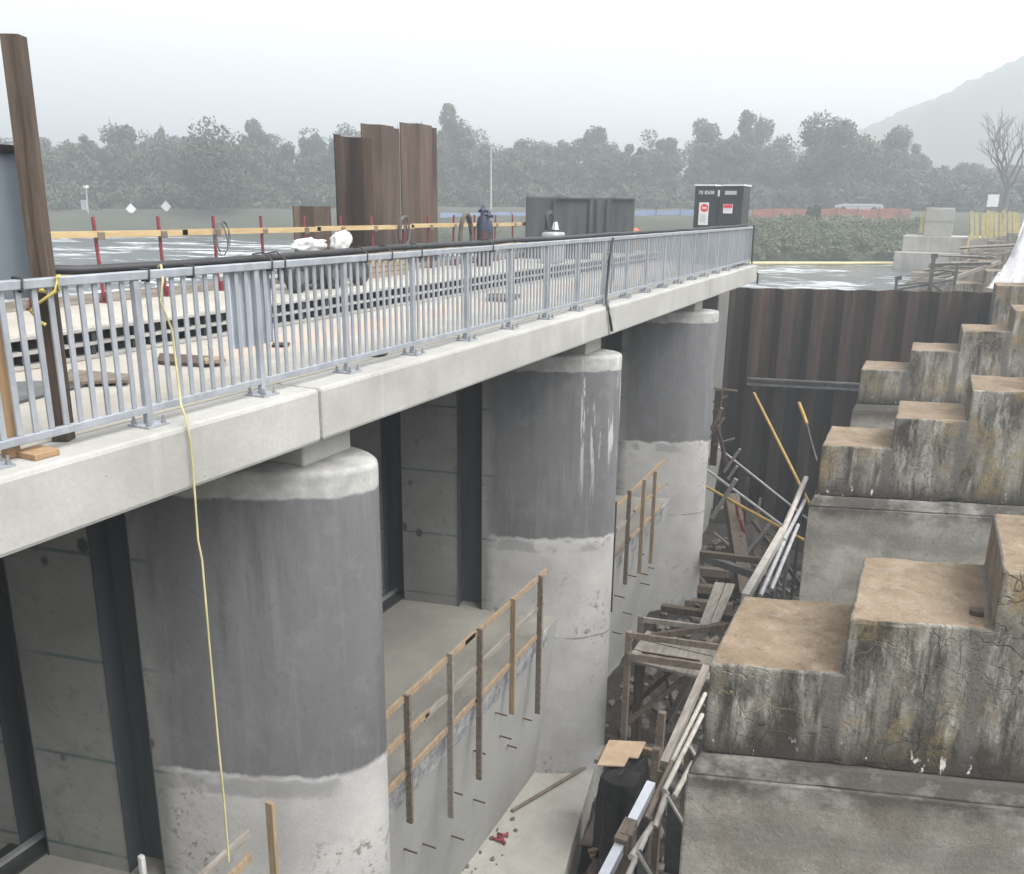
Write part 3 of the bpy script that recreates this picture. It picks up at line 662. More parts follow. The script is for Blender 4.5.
# black site box with signs
YB = 26.6
bl_, br_ = ony(693.5, 215, YB), ony(742, 215, YB)
bx = thing('site_box', Vector(((bl_.x+br_.x)/2, YB+.5, 0)), 'black steel site box with white and red notices by the far bridge end', 'container')
wd = (br_.x-bl_.x)/2; top = ony(720, 186, YB).z
MB().box(-wd, wd, -.5, .5, .02, top).build('box_body', 'box_paint', bx, bevel=.02)
MB().box(-wd-.02, -.12, -.53, .53, top+.001, top+.05).build('lid_strip', 'white_plastic', bx); MB().box(.12, wd+.01, -.53, .53, top+.001, top+.05).build('lid_strip', 'white_plastic', bx)
MB().box(-.015, .015, -.52, -.503, .05, top-.05).build('door_gap', 'shroud_edge', bx)
for s_ in (-1, 1): MB().box(s_*wd*.93-.03, s_*wd*.93+.03, -.53, -.503, .05, top-.03).build('door_post', 'box_paint', bx)
sg = MB().box(-wd*.78, -wd*.38, -.512, -.502, 1.2, 1.86).build('notice', 'white_paint', bx)
dm = MB(); dm.tube([(-wd*.56, -.514, 1.7), (-wd*.56, -.519, 1.7)], .12, 20); dm.build('stop_disc', 'sign_red', sg)
MB().box(-wd*.56-.07, -wd*.56+.07, -.523, -.5195, 1.68, 1.72).build('disc_bar', 'white_paint', sg)
ln = MB()
for i in range(6): ln.box(-wd*.72, -wd*(.45+.05*(i % 2)), -.516, -.5125, 1.27+i*.045, 1.29+i*.045)
ln.build('print_line', 'grey_print', sg)
s2 = MB().box(wd*.22, wd*.6, -.512, -.502, 1.55, 1.82).build('notice', 'white_paint', bx)
MB().box(wd*.24, wd*.58, -.516, -.5125, 1.7, 1.81).build('print_band', 'sign_red', s2)
MB().box(wd*.27, wd*.5, -.516, -.5125, 1.63, 1.645).build('print_line', 'grey_print', s2)
def text(body, size, loc, mat, parent, name='lettering'):
    cu = bpy.data.curves.new(name, 'FONT'); cu.body = body; cu.size = size; cu.extrude = .003; cu.align_x = 'CENTER'
    o = bpy.data.objects.new(name, cu); COL.objects.link(o); o.parent = parent; o.location = loc; o.rotation_euler = (math.pi/2, 0, 0)
    cu.materials.append(M[mat]); bpy.context.view_layer.update()
    me = bpy.data.meshes.new_from_object(o.evaluated_get(bpy.context.evaluated_depsgraph_get()))
    bpy.data.objects.remove(o); o = bpy.data.objects.new(name, me); COL.objects.link(o); o.parent = parent; o.location = loc; o.rotation_euler = (math.pi/2, 0, 0); return o
text('70 8508', .15, (-wd*.52, -.512, top-.24), 'white_paint', bx)
pl2 = MB().box(wd*.25, wd*.72, -.512, -.502, top-.25, top-.14).build('name_plate', 'grey_print', bx)
MB().box(-.03, .03, -.53, -.52, top-.3, top-.12).build('latch', 'white_plastic', bx)

# wheeled machine on the raised deck
wl = onx(296, 288, -8.75)
wb = thing('wheeled_compressor', Vector((-9.0, onx(325, 290, -8.8).y, .331)), 'black wheeled machine with small tyres on the raised deck behind the railing', 'machine')
ya, yb = onx(294, 290, -8.75).y-wb.location.y, onx(366, 290, -8.75).y-wb.location.y
MB().box(-.35, .2, ya+.3, yb-.35, .12, .5).build('engine', 'engine_black', wb, bevel=.05)
MB().box(-.3, .1, ya+.6, yb-.9, .503, .58).build('tank', 'engine_black', wb, bevel=.04)
fr = MB(); fr.bar((.15, ya, .22), (.15, yb, .22), .05, .05); fr.bar((-.35, ya, .22), (-.35, yb, .22), .05, .05); fr.bar((.15, ya+.1, .4), (.15, ya+.6, .2), .03, .03); fr.bar((.15, ya+.1, .24), (.15, ya+.1, .55), .03, .03); fr.build('frame', 'white_plastic', wb)
for yy in (ya+.1, yb-.15, (ya+yb)/2+.05):
    for xx in ((.23, -.43) if yy != (ya+yb)/2+.05 else (.23,)):
        t_ = MB(); n = 18; w_ = .06
        t_.tube([(xx-w_, yy, .23), (xx-w_*.8, yy, .23), (xx+w_*.8, yy, .23), (xx+w_, yy, .23)], .23, n, radii=[.19, .23, .23, .19]); w1 = t_.build('wheel', 'engine_black', wb)
        MB().tube([(xx+w_+.002, yy, .23), (xx+w_+.012, yy, .23)], .11, 14).build('rim', 'pipe_dark', w1)

# white sacks, boards on raised deck
def sack(px, py, x, sx, sy, sz, label):
    c = onx(px, py, x); bm = bmesh.new(); bmesh.ops.create_icosphere(bm, subdivisions=3, radius=1)
    for v in bm.verts:
        d = 1+.5*mnoise.noise(v.co*1.7+Vector((px*.37, 0, 0)))+.3*mnoise.noise(v.co*3.5+Vector((px*.37, 0, 0)))
        v.co = Vector((v.co.x*sx*d, v.co.y*sy*d, v.co.z*sz*d))
    me = bpy.data.meshes.new('plastic_sack'); bm.to_mesh(me); bm.free(); me.materials.append(M['white_plastic'])
    for p in me.polygons: p.use_smooth = True
    o = bpy.data.objects.new('plastic_sack', me); COL.objects.link(o); o.location = c
    return tag(o, label, 'sack', 'white plastic sacks by the sheet piles')
sack(341, 242, -9.6, .15, .2, .2, 'upright white plastic sack in front of the darkest sheet pile')
sack(310, 245, -9.6, .16, .36, .12, 'flattened white sack before the short sheet pile stub')
for i in range(4):
    a, b = onx(312+i, 256+i*4.2, -9.5), onx(385-i*6, 251+i*4.2, -9.5); a.x = b.x = -9.55+.05*i
    z = .36+.05*(3-i); a.z = b.z = z+.3
ps = thing('lumber_stack', (-9.5, 13, .331), 'stack of tan boards on the raised deck behind the wheeled machine', 'lumber')
for i in range(3):
    for j in range(2): MB().box(-.3+j*.2, -.12+j*.2, -1.3+jit(.1), 1.4+jit(.1), .1*i+.002, .1*i+.09).build('board', 'new_timber', ps)

# ------------------------------------------------------------------ timber guard rails on the sills
def sill_rail(posts, k, label, rails, xoff=-5.4):
    K = 1.028; zs = lambda z: 1.64-(1.64-z)*K
    posts = [(y*K, zs(a), zs(b), m_) for y, a, b, m_ in posts]; rails = [(a*K, zs(b), c_*K, zs(d_), m_) for a, b, c_, d_, m_ in rails]; xoff *= K
    t = thing('timber_guardrail', (xoff, posts[0][0], -5.83), label, 'railing', 'timber guard rails on the concrete sills')
    for (y, zt, zb, mat) in posts:
        MB().bar((xoff+.07, y, zb), (xoff+.07, y+jit(.03), zt), .09, .045).build('post', mat, t, world=True)
    for (ya, za, yb, zb, mat) in rails:
        MB().bar((xoff+.02, ya, za), (xoff+.02, yb, zb), .04, .09).build('rail', mat, t, world=True)
    return t
sill_rail([(8.03, -4.34, -6.25, 'weathered_timber'), (9.1, -4.3, -6.95, 'grey_timber'), (9.96, -4.33, -6.88, 'weathered_timber'), (11.1, -4.33, -6.4, 'new_timber'), (12.15, -4.36, -7.0, 'weathered_timber')], 0,
          'rough timber railing on the sill between the nearest and the middle pier',
          [(7.0, -4.42, 9.9, -4.38, 'new_timber'), (9.6, -4.4, 12.5, -4.42, 'new_timber'), (7.0, -4.95, 8.6, -4.93, 'new_timber'), (8.5, -4.97, 12.4, -4.97, 'grey_timber'), (7.0, -5.5, 9.95, -5.5, 'new_timber'), (9.9, -5.52, 12.4, -5.5, 'new_timber')])
sill_rail([(15.9, -4.2, -6.7, 'old_timber'), (16.85, -4.25, -6.45, 'weathered_timber'), (17.9, -4.3, -6.6, 'new_timber'), (18.8, -4.34, -6.7, 'new_timber')], 1,
          'rough timber railing on the sill between the middle and the farthest pier',
          [(15.2, -4.42, 19.8, -4.32, 'new_timber'), (16.2, -4.95, 17.5, -4.97, 'grey_timber'), (17.4, -4.92, 19.8, -4.95, 'new_timber'), (16.0, -5.5, 17.2, -5.5, 'weathered_timber'), (17.1, -5.5, 19.6, -5.5, 'new_timber')])
sill_rail([(5.5, -4.16, -6.5, 'new_timber'), (3.9, -4.3, -6.6, 'weathered_timber'), (2.9, -4.3, -6.6, 'weathered_timber')], -1,
          'rough timber railing at the bottom edge before the nearest pier',
          [(2.2, -4.4, 5.25, -4.35, 'grey_timber'), (2.2, -4.92, 5.25, -4.62, 'new_timber'), (2.2, -5.5, 5.2, -5.5, 'new_timber')])
c = Vector((-7.28, 5.46, -5.8))
tag(MB().box(-7.31, -7.23, 5.42, 5.48, -5.828, -5.52).build('white_container', 'white_plastic', loc=c, world=True, bevel=.02), 'small white container standing in the dark slot of the nearest pier', 'container')

# ------------------------------------------------------------------ stepped buttresses
SK = .316
def stepped(k, nst, i0=0):
    m = MB(); t = MB(); vid = {}
    def V(x, d, z):
        key = (round(x, 3), d, round(z, 3))
        if key not in vid: vid[key] = len(m.v); m.v.append(Vector((x, SK*x+1.44*d, z)))
        return vid[key]
    def Q(a, mi): m.f.append(a); m.mi.append(mi); m.sm.append(False)
    lv = [-.85]+[.5*i for i in range(0, nst)]
    for i in range(i0, nst):
        x0, x1 = i*1.02, (i+1)*1.02
        zs_ = [z for z in lv if z <= .5*i+.001]
        for za, zb in zip(zs_[:-1], zs_[1:]):
            Q([V(x0, 0, za), V(x1, 0, za), V(x1, 0, zb), V(x0, 0, zb)], 0); Q([V(x1, 1, za), V(x0, 1, za), V(x0, 1, zb), V(x1, 1, zb)], 0)
            if i == i0 or za >= .5*(i-1)-.001: Q([V(x0, 1, za), V(x0, 0, za), V(x0, 0, zb), V(x0, 1, zb)], 1 if i > i0 else 0)
            if i == nst-1: Q([V(x1, 0, za), V(x1, 1, za), V(x1, 1, zb), V(x1, 0, zb)], 0)
        Q([V(x0, 0, .5*i), V(x1, 0, .5*i), V(x1, 1, .5*i), V(x0, 1, .5*i)], 1)
        Q([V(x0, 1, -.85), V(x1, 1, -.85), V(x1, 0, -.85), V(x0, 0, -.85)], 0)
    L = nst*1.02+.05; e = .09; xl = i0*1.02
    z0 = -9.6
    q = lambda x, y, z: (x, y+SK*x, z)
    t.hexa([q(xl-.1, -e, z0), q(L, -e, z0), q(L, 1.5, z0), q(xl-.1, 1.5, z0)], [q(xl-.09, -e, -1.02), q(L, -e, -1.02), q(L, 1.5, -1.02), q(xl-.09, 1.5, -1.02)])
    t.hexa([q(xl-.09, -e, -1.019), q(L, -e, -1.019), q(L, 1.5, -1.019), q(xl-.09, 1.5, -1.019)], [q(xl-.02, -.02, -.852), q(L, -.02, -.852), q(L, 1.44, -.852), q(xl-.02, 1.44, -.852)])
    return m, t
tier_lab = ['nearest stepped concrete buttress in the lower right foreground', 'second stepped concrete buttress, just behind the nearest one',
            'third stepped buttress, whose left end stands against the rusty sheet pile wall', 'fourth stepped buttress at the right end of the sheet pile wall',
            'first foggy stepped buttress beyond the sheet pile wall', 'second foggy stepped buttress beyond the sheet pile wall', 'third foggy stepped buttress beyond the sheet pile wall',
            'fourth foggy stepped buttress beyond the sheet pile wall', 'last foggy stepped buttress, below the pale concrete block']
for k in range(9):
    a, b = stepped(k, [4, 5, 7, 7, 7, 7, 7, 7, 7][k], 3 if k == 3 else 0)
    e = thing('stepped_buttress', (-1.28, 6.43+PITCH_Y*k, -2), tier_lab[k], 'buttress', 'stepped concrete buttresses in a row')
    def rough(o, amt):
        bm = bmesh.new(); bm.from_mesh(o.data)
        if amt: bmesh.ops.subdivide_edges(bm, edges=[x for x in bm.edges if x.calc_length() > .3], cuts=11, use_grid_fill=True)
        bmesh.ops.bevel(bm, geom=[x for x in bm.edges if len(x.link_faces) == 2 and x.calc_face_angle(0) > .5], offset=.022, segments=2, profile=.5, affect='EDGES', clamp_overlap=True)
        if amt:
            of = Vector(e.location)*.7
            for v in bm.verts:
                sharp = len(v.link_faces) and min(f.normal.dot(g.normal) for f in v.link_faces for g in v.link_faces) < .93
                q = v.co+of; chip = max(0, mnoise.noise(q*5)-.12)*.035 if sharp else 0
                v.co += Vector((mnoise.noise(q*2.1), mnoise.noise(q*2.1+Vector((9, 0, 0))), mnoise.noise(q*2.1+Vector((0, 9, 0)))))*amt
                if sharp: v.co -= v.normal*chip
            bm.normal_update()
        bm.to_mesh(o.data); bm.free()
    o = a.build('steps', ['weathered_face', 'tan_top'], e); rough(o, .009 if k < 3 else 0)
    o = b.build('base_wall', 'buttress_base', e); rough(o, .012 if k < 2 else 0)
pt = onz(977, 613, -1.49)
tag(MB().box(pt.x-.055, pt.x+.045, pt.y-.04, pt.y+.05, -1.498, -1.46).build('rusty_plate', 'sheet_pile_brown', loc=pt, world=True, bevel=.005), 'small rusty anchor plate on the tan step of the nearest buttress', 'anchor plate')

# ------------------------------------------------------------------ cofferdam sheet pile wall
SD = Vector((.953, .302, 0)); SN = Vector((.302, -.953, 0)); S0 = Vector((-6.25, 29.42, 0))
sw = thing('sheet_pile_wall', S0+SD*4, 'rusty dark sheet pile wall closing the far end of the pit', 'wall')
u = 0.; k = 0
while u < 9.2:
    prof = [(0, .16), (.12, .16), (.3, -.16), (.6, -.16), (.78, .16), (.9, .16)]
    m = MB(); vs = []; zt = -.9+.008*u+jit(.015)
    for (a, d) in prof:
        p = S0+SD*(u+a*1.1)+SN*d
        vs += [(p.x, p.y, -11), (p.x, p.y, zt)]; p = p-SN*.03; vs += [(p.x, p.y, -11), (p.x, p.y, zt)]
    n = len(prof); fs = []
    for i in range(n-1):
        a, b = 4*i, 4*i+4; fs += [(a, b, b+1, a+1), (a+3, b+3, b+2, a+2), (a+1, b+1, b+3, a+3)]
    fs += [(0, 1, 3, 2), (4*n-4, 4*n-2, 4*n-1, 4*n-3)]
    m.add(vs, fs); m.build('pile', 'sheet_pile_rust', sw, world=True)
    u += .99; k += 1
a = S0+SD*.9+SN*.3; b = S0+SD*5.2+SN*.3
wa = MB(); wa.bar((a.x, a.y, -3.93), (b.x, b.y, -3.98), .18, .05); wa.bar((a.x, a.y, -4.13), (b.x, b.y, -4.18), .18, .05); wa.bar((a.x-.02, a.y+.06, -4.03), (b.x-.02, b.y+.06, -4.08), .05, .2)
wa.build('waler', 'pipe_dark', sw, world=True)

# ------------------------------------------------------------------ pit clutter
ROD = 0
def rod(name, mat, a, b, r, label, cat='pipe', group=None, square=False):
    m = MB(); a, b = Vector(a), Vector(b)
    if square: m.bar(a, b, r*2, r*2)
    else: m.tube([a, a.lerp(b, .5)+Vector((jit(.01), jit(.01), jit(.01))), b], r, 8)
    return tag(m.build(name, mat, loc=(a+b)/2, world=True), label, cat, group)
rod('scaffold_pipe', 'pipe_yellow', onx(754, 393, -5.0), ony(813, 511, 22.6), .045, 'long yellow pipe leaning steeply against the sheet piles', 'pipe')
rod('scaffold_pipe', 'pipe_yellow', ony(799, 403, 29.4), ony(807, 424, 28.4), .06, 'short yellow strut hanging on the sheet pile wall near the third buttress', 'pipe')
rod('scaffold_pipe', 'pipe_dark', ony(807, 424, 28.4), ony(817, 461, 26.5), .025, 'thin dark rod below the short yellow strut', 'pipe')
rod('scaffold_pipe', 'pipe_yellow', ony(703, 485, 24.5), ony(809, 543, 21.5), .045, 'yellow pipe crossing the pit low from left to right', 'pipe')
rod('scaffold_pipe', 'pipe_steel', ony(711, 442, 26.5), ony(810, 521, 23), .035, 'upper grey pipe crossing the pit below the waler', 'pipe')
rod('scaffold_pipe', 'pipe_steel', ony(706, 469, 25), ony(788, 530, 22.5), .04, 'lower grey pipe crossing just above the low yellow one', 'pipe')
rod('timber_stick', 'grey_timber', ony(724, 472, 24.6), ony(740, 449, 24.6), .04, 'upper pale timber stick poking up beside the farthest pier', 'stick', 'pale sticks by the farthest pier', True)
rod('timber_stick', 'grey_timber', ony(728, 479, 24.2), ony(737, 466, 24.2), .04, 'shortest pale timber stick, between its two longer neighbours by the farthest pier', 'stick', 'pale sticks by the farthest pier', True)
rod('timber_stick', 'grey_timber', ony(712, 518, 23.6), ony(736, 479, 23.6), .06, 'lowest and longest pale timber stick by the farthest pier', 'stick', 'pale sticks by the farthest pier', True)
rod('steel_beam', 'pipe_dark', ony(699, 556, 22.4), ony(770, 580, 18.6), .09, 'dark steel beam crossing the pit beyond the plank walkway', 'beam', None, True)
rod('timber_column', 'weathered_timber', ony(731, 497, 24.5), ony(746, 596, 22.2), .2, 'thick leaning timber column with red paint in the dark pit', 'column', None, True)
m = MB(); 
for i in range(5): 
    a = ony(738+jit(3), 503+i*16, 23.7-i*.15); m.tube([a, a+Vector((.12+jit(.1), 0, -.45))], .05, 6)
tag(m.build('red_rag', 'red_paint', loc=ony(740, 520, 23.6), world=True), 'strip of red cloth hanging on the leaning timber column', 'cloth')
tm = thing('timber_trestle', ony(716, 470, 25.5), 'splintered brown timber trestle standing right beside the farthest pier', 'trestle')
for (p, q, r_) in (((719, 390), (713, 465), .1), ((712, 402), (728, 396), .03), ((711, 430), (722, 408), .06), ((712, 388), (737, 391), .035), ((708, 440), (724, 418), .04), ((716, 410), (718, 440), .09), ((713, 445), (735, 438), .03)):
    a, b = ony(*p, 25.5+jit(.2)), ony(*q, 25.5+jit(.2)); MB().bar(a, b, r_*2, r_*1.4).build('timber', 'weathered_timber' if r_ < .08 else 'old_timber', tm, world=True)
m = MB(); pts = [ony(x, y, 25.2) for x, y in ((716, 425), (721, 440), (724, 455), (729, 470), (724, 480))]; m.tube(pts, .1, 8, radii=[.03, .06, .07, .06, .03])
tag(m.build('red_hose', 'gas_maroon', loc=pts[2], world=True), 'dull red hose looped beside the timber frame', 'hose')
slab_px('timber_slab', 'grey_timber', [(702, 495), (735, 498), (722, 512), (700, 510)], -8.9, .15, 'pale flat slab lying on rubble behind the farthest pier', 'slab')
slab_px('plank', 'grey_timber', [(699, 627), (709, 627), (725, 585), (715, 584)], -6.2, .05, 'left one of the two pale walkway planks behind the timber platform', 'plank', 'pale walkway planks in the pit')
slab_px('plank', 'grey_timber', [(710, 626), (719, 624), (735, 586), (726, 585)], -6.2, .05, 'right one of the two pale walkway planks behind the timber platform', 'plank', 'pale walkway planks in the pit')
for i, (px, py, Y, lab) in enumerate(((712, 600, 19.5, 'upper dark timber bearer under the walkway planks'), (707, 640, 16.2, 'lower dark timber bearer under the walkway planks'))):
    a = ony(px, py, Y); rod('timber_bearer', 'old_timber', (-4.3, a.y, -6.5), (-2.4, a.y+.2, -6.45), .07, lab, 'timber', None, True)

# timber platform
pf = thing('timber_platform', (-3.4, 14.1, -9.6), 'rough timber staging platform between the middle pier and the nearest buttress', 'platform')
def tbar(name, a, b, w, h, mat='weathered_timber'): MB().bar(a, b, w, h).build(name, mat, pf, world=True)
tbar('top_rail', ony(629, 635, 13.3), ony(718, 647, 13.5), .05, .11, 'weathered_timber')
tbar('edge_joist', ony(628, 656, 13.25), ony(712, 668, 13.45), .06, .13, 'weathered_timber')
tbar('back_rail', ony(639, 619, 14.8), ony(700, 627, 14.9), .06, .1, 'grey_timber')
tbar('brace', ony(652, 636, 13.9), ony(728, 626, 14.6), .07, .11, 'old_timber')
for i in range(3):
    y = 13.45+i*.42; z = -6.33
    MB().box(-4.15, -2.6, y, y+.38, z, z+.05).build('deck_board', 'grey_timber', pf, world=True)
for (px, py, Y) in ((629, 634, 13.3), (641, 618, 14.8)):
    a = ony(px, py, Y); tbar('post', (a.x, a.y, a.z+.05), (a.x, a.y, -10), .1, .1, 'weathered_timber')
a = ony(640, 664, 14.2); tbar('post', (a.x, a.y, a.z), (a.x, a.y, -10), .16, .16, 'old_timber')
tbar('post', (-2.7, 14.7, -6.3), (-2.7, 14.7, -10), .12, .12, 'old_timber')
tbar('brace', ony(697, 669, 14.0), ony(627, 722, 13.9), .09, .09, 'weathered_timber')
tbar('brace', ony(675, 668, 14.5), ony(630, 708, 14.6), .12, .09, 'old_timber')
tbar('loose_batten', ony(642, 652, 13.8), ony(700, 661, 13.6), .03, .03, 'old_timber')

for i in range(26):
    x, y = random.uniform(-4.6, -1.6), random.uniform(16.5, 27); z0 = floorz(x, y)+.1
    d = Vector((jit(1), jit(1), random.uniform(.05, 1.1))).normalized(); L = random.uniform(1.2, 3.2)
    a = Vector((x, y, z0)); rod('loose_timber', random.choice(('weathered_timber', 'old_timber', 'grey_timber', 'pipe_dark')), a, a+d*L, random.uniform(.025, .06), 'loose stick or pipe tangled in the dark pit before the sheet pile wall', 'stick', 'loose sticks tangled in the pit', True)
# long handrail of pipes beside the buttresses
hr = thing('pipe_handrail', (-2.4, 15, -10), 'long broken handrail of pale pipes running beside the buttress row', 'handrail')
def hb(name, a, b, r, mat, sq=False):
    m = MB(); (m.bar(a, b, r*2, r*2.4) if sq else m.tube([a, b], r, 8)); m.build(name, mat, hr, world=True)
P_ = lambda px, py, x: onx(px, py, x)
hb('rail', P_(598, 890, -2.4), P_(651, 786, -2.4), .055, 'aluminium', True)
hb('rail', P_(664, 765, -2.38), P_(706, 668, -2.4), .05, 'grey_timber', True)
hb('rail', P_(646, 819, -2.3), P_(672, 762, -2.3), .04, 'weathered_timber')
hb('rail', P_(672, 762, -2.3), P_(705, 694, -2.3), .035, 'pipe_pale')
hb('rail', P_(664, 791, -2.2), P_(702, 715, -2.2), .035, 'pipe_pale')
hb('rail', P_(655, 827, -2.2), P_(667, 792, -2.2), .04, 'pipe_pale')
hb('rail', P_(674, 797, -2.05), P_(694, 760, -2.05), .035, 'pipe_pale')
hb('rail', P_(631, 857, -2.25), P_(653, 824, -2.25), .04, 'pipe_pale')
hb('rail', P_(626, 880, -2.2), P_(645, 838, -2.2), .035, 'pipe_pale')
hb('rail', P_(640, 640+200, -2.4), P_(625, 874, -2.4), .02, 'pipe_dark')
hb('rail', P_(745, 598, -2.4), P_(783, 531, -2.4), .07, 'pipe_pale', True)
hb('rail', P_(783, 531, -2.4), P_(806, 478, -2.42), .07, 'pipe_pale')
hb('rail', P_(760, 596, -2.3), P_(786, 537, -2.3), .05, 'pipe_steel')
hb('rail', P_(784, 540, -2.3), P_(805, 500, -2.3), .05, 'pipe_steel')
hb('rail', P_(771, 590, -2.2), P_(798, 525, -2.2), .045, 'pipe_steel')
for yy in (8.0, 9.6, 11.2, 12.6, 14.5, 16.6, 18.8, 21, 23):
    hb('upright', (-2.42, yy, -5.5), (-2.45+jit(.05), yy, -10.3), .04, 'weathered_timber' if yy < 14 else 'pipe_dark', True)
for (px, py, x, s_) in ((668, 795, -2.1, 1), (668, 812, -2.1, .9), (638, 850, -2.1, 1), (690, 745, -2.1, .7)):
    a = P_(px, py, x); m = MB(); m.add([a, a+Vector((0, .02, -1.0*s_)), a+Vector((.62*s_, .1, -1.0*s_)), a+Vector((.02, .03, 0)), a+Vector((.02, .05, -1.0*s_)), a+Vector((.64*s_, .13, -1.0*s_))], [(0, 1, 2), (5, 4, 3), (0, 2, 5, 3), (1, 0, 3, 4), (2, 1, 4, 5)])
    m.build('gusset', 'pipe_dark', hr, world=True); MB().tube([a+Vector((0, -.03, 0)), a+Vector((.62*s_, .07, -1.0*s_)), a+Vector((.85*s_, .1, -1.02*s_))], .022, 6).build('edge_pipe', 'pipe_pale', hr, world=True)
hb('wrap', P_(620, 846, -2.39), P_(631, 825, -2.39), .075, 'weathered_timber', True)
a = P_(629, 830, -2.35); hb('wrap_tail', a, a+Vector((.0, -.05, -.7)), .07, 'weathered_timber', True)
rod('timber_post', 'weathered_timber', ony(662, 712, 11.8), ony(655, 795, 11.6), .06, 'upright grey timber stake beside the handrail and the black tarp', 'stake', None, True)
rod('timber_post', 'weathered_timber', ony(657, 748, 11.6), ony(652, 800, 11.5), .06, 'shorter dark stake leaning on the upright one', 'stake', None, True)

# tarped crate, plywood, debris
tc = MB(); n = 16
cx, cy = -3.85, 12.25
tv = []; NA_, NR_ = 56, 12
for r_ in range(NR_+1):
    f = r_/NR_
    for a_ in range(NA_):
        an = 2*math.pi*a_/NA_
        sq = 1/max(abs(math.cos(an)), abs(math.sin(an)))**.75
        if f < .35: rad, z = f/.35, 1.0+.05*mnoise.noise(Vector((math.cos(an)*f*4, math.sin(an)*f*4, 1)))
        else:
            g_ = (f-.35)/.65; pl_ = .17*math.sin(an*6+.6*math.sin(an*2))+.1*math.sin(an*13+1)
            rad = 1+g_*(.22+pl_); z = 1.0-g_*(1.3+.35*math.sin(an*3+.5)+.2*math.sin(an*7))
        n_ = Vector((mnoise.noise(Vector((an*2, f*5, 3))), mnoise.noise(Vector((an*2, f*5, 9))), mnoise.noise(Vector((an*2, f*5, 14)))))*.06
        tv.append((math.cos(an)*sq*rad*.33+n_.x, math.sin(an)*sq*rad*.5+n_.y, z+n_.z*.6))
tm_ = MB(); tm_.add(tv, [(r_*NA_+a_, r_*NA_+(a_+1) % NA_, (r_+1)*NA_+(a_+1) % NA_, (r_+1)*NA_+a_) for r_ in range(NR_) for a_ in range(NA_)])
o = tm_.build('tarped_crate', 'tarp_black', loc=(cx+.13, cy+.05, -8.68))
tag(o, 'large crate under a black tarp beside the ledge in the pit', 'crate')
for i_ in range(3): rod('timber_baulk', 'old_timber', (cx-.25, cy-.4+.4*i_, -9.7), (cx+.5, cy-.4+.4*i_, -9.7), .3, ['front', 'middle', 'rear'][i_]+' dark timber baulk under the tarped crate', 'timber', None, True)
m = MB(); q = [onz(px, py, -7.6) for px, py in ((597, 766), (624, 767), (629, 758), (638, 759), (646, 743), (609, 741))]
k = len(q); m.add([v for v in q]+[v+Vector((0, 0, .025)) for v in q], [tuple(range(k))[::-1], tuple(range(k, 2*k))]+[(i, (i+1) % k, k+(i+1) % k, k+i) for i in range(k)])
tag(m.build('plywood_sheet', 'plywood', loc=q[0], world=True), 'tan plywood offcut lying on the black tarp', 'plywood')
rod('plank', 'grey_timber', onz(604, 748, -7.75), onz(597, 762, -7.8), .05, 'grey plank end at the left edge of the tarped crate', 'plank', None, True)
rod('plank', 'new_timber', onz(640, 748, -7.7), onz(684, 762, -7.4), .045, 'pale plank running from the plywood to the handrail', 'plank', None, True)
slab_px('plywood_sheet', 'dark_ply', [(580, 846), (612, 850), (622, 822), (594, 816)], -10.05, .03, 'dark brown sheet lying on the mud below the ledge', 'plywood')
rod('timber_stick', 'plywood', onz(588, 852, -10.0), onz(616, 845, -10.0), .035, 'upper pale stick on the mud beside the dark sheet', 'stick', None, True)
rod('timber_stick', 'plywood', onz(590, 857, -10.0), onz(612, 853, -10.0), .03, 'lower pale stick on the mud beside the dark sheet', 'stick', None, True)
# rubble
rk = MB()
def rock(c, r):
    pts = []
    bm = bmesh.new(); bmesh.ops.create_icosphere(bm, subdivisions=1, radius=r)
    sd = Vector((random.random()*50, 0, 0))
    vs = [Vector(c)+Vector((v.co.x*(1+.5*mnoise.noise(v.co*3/r+sd)), v.co.y*1.2*(1+.5*mnoise.noise(v.co*2/r+sd)), v.co.z*.6)) for v in bm.verts]
    fs = [tuple(v.index for v in f.verts) for f in bm.faces]; bm.free(); rk.add(vs, fs)
for i in range(420):
    y = random.uniform(13.2, 27); x = random.uniform(-5.6, -2.6) if random.random() < .75 else random.uniform(-4, -1.4)
    rock((x, y, floorz(x, y)+.02), random.choice((.05, .07, .09, .12, .2)))
for i in range(24):
    x, y = random.uniform(-6.0, -5.5), random.uniform(9.5, 12.2)
    rock((x, y, -9.29), random.choice((.02, .03, .05)))
for i in range(260):
    x, y = random.uniform(-3.8, -1.4), random.uniform(6, 13.5)
    rock((x, y, floorz(x, y)+.01), random.choice((.03, .04, .06, .1)))
struct(rk.build('rubble', 'rock'), 'stuff')
rr = onz(501, 838, -9.28)
m = MB()
for i in range(5): m.tube([rr+Vector((jit(.12), jit(.1), .01)), rr+Vector((jit(.12), jit(.12), .06)), rr+Vector((jit(.15), jit(.12), .01))], .025, 5)
tag(m.build('red_rag', 'red_paint', loc=rr, world=True), 'small crumpled red rag on the pale concrete ledge', 'rag')
# big stacked timbers under the farthest pier
for i, (px, py, w_, lab) in enumerate(((704, 566, 1.6, 'topmost'), (706, 584, 1.4, 'middle'), (707, 600, 1.3, 'lowest'))):
    a = ony(px, py, 22.3-i*.3); rod('timber_baulk', 'weathered_timber', a+Vector((-.6, 0, -.2)), a+Vector((w_*.5, .3, -.2)), .11, lab+' of three dark timber baulks stacked right of the farthest pier', 'timber', None, True)

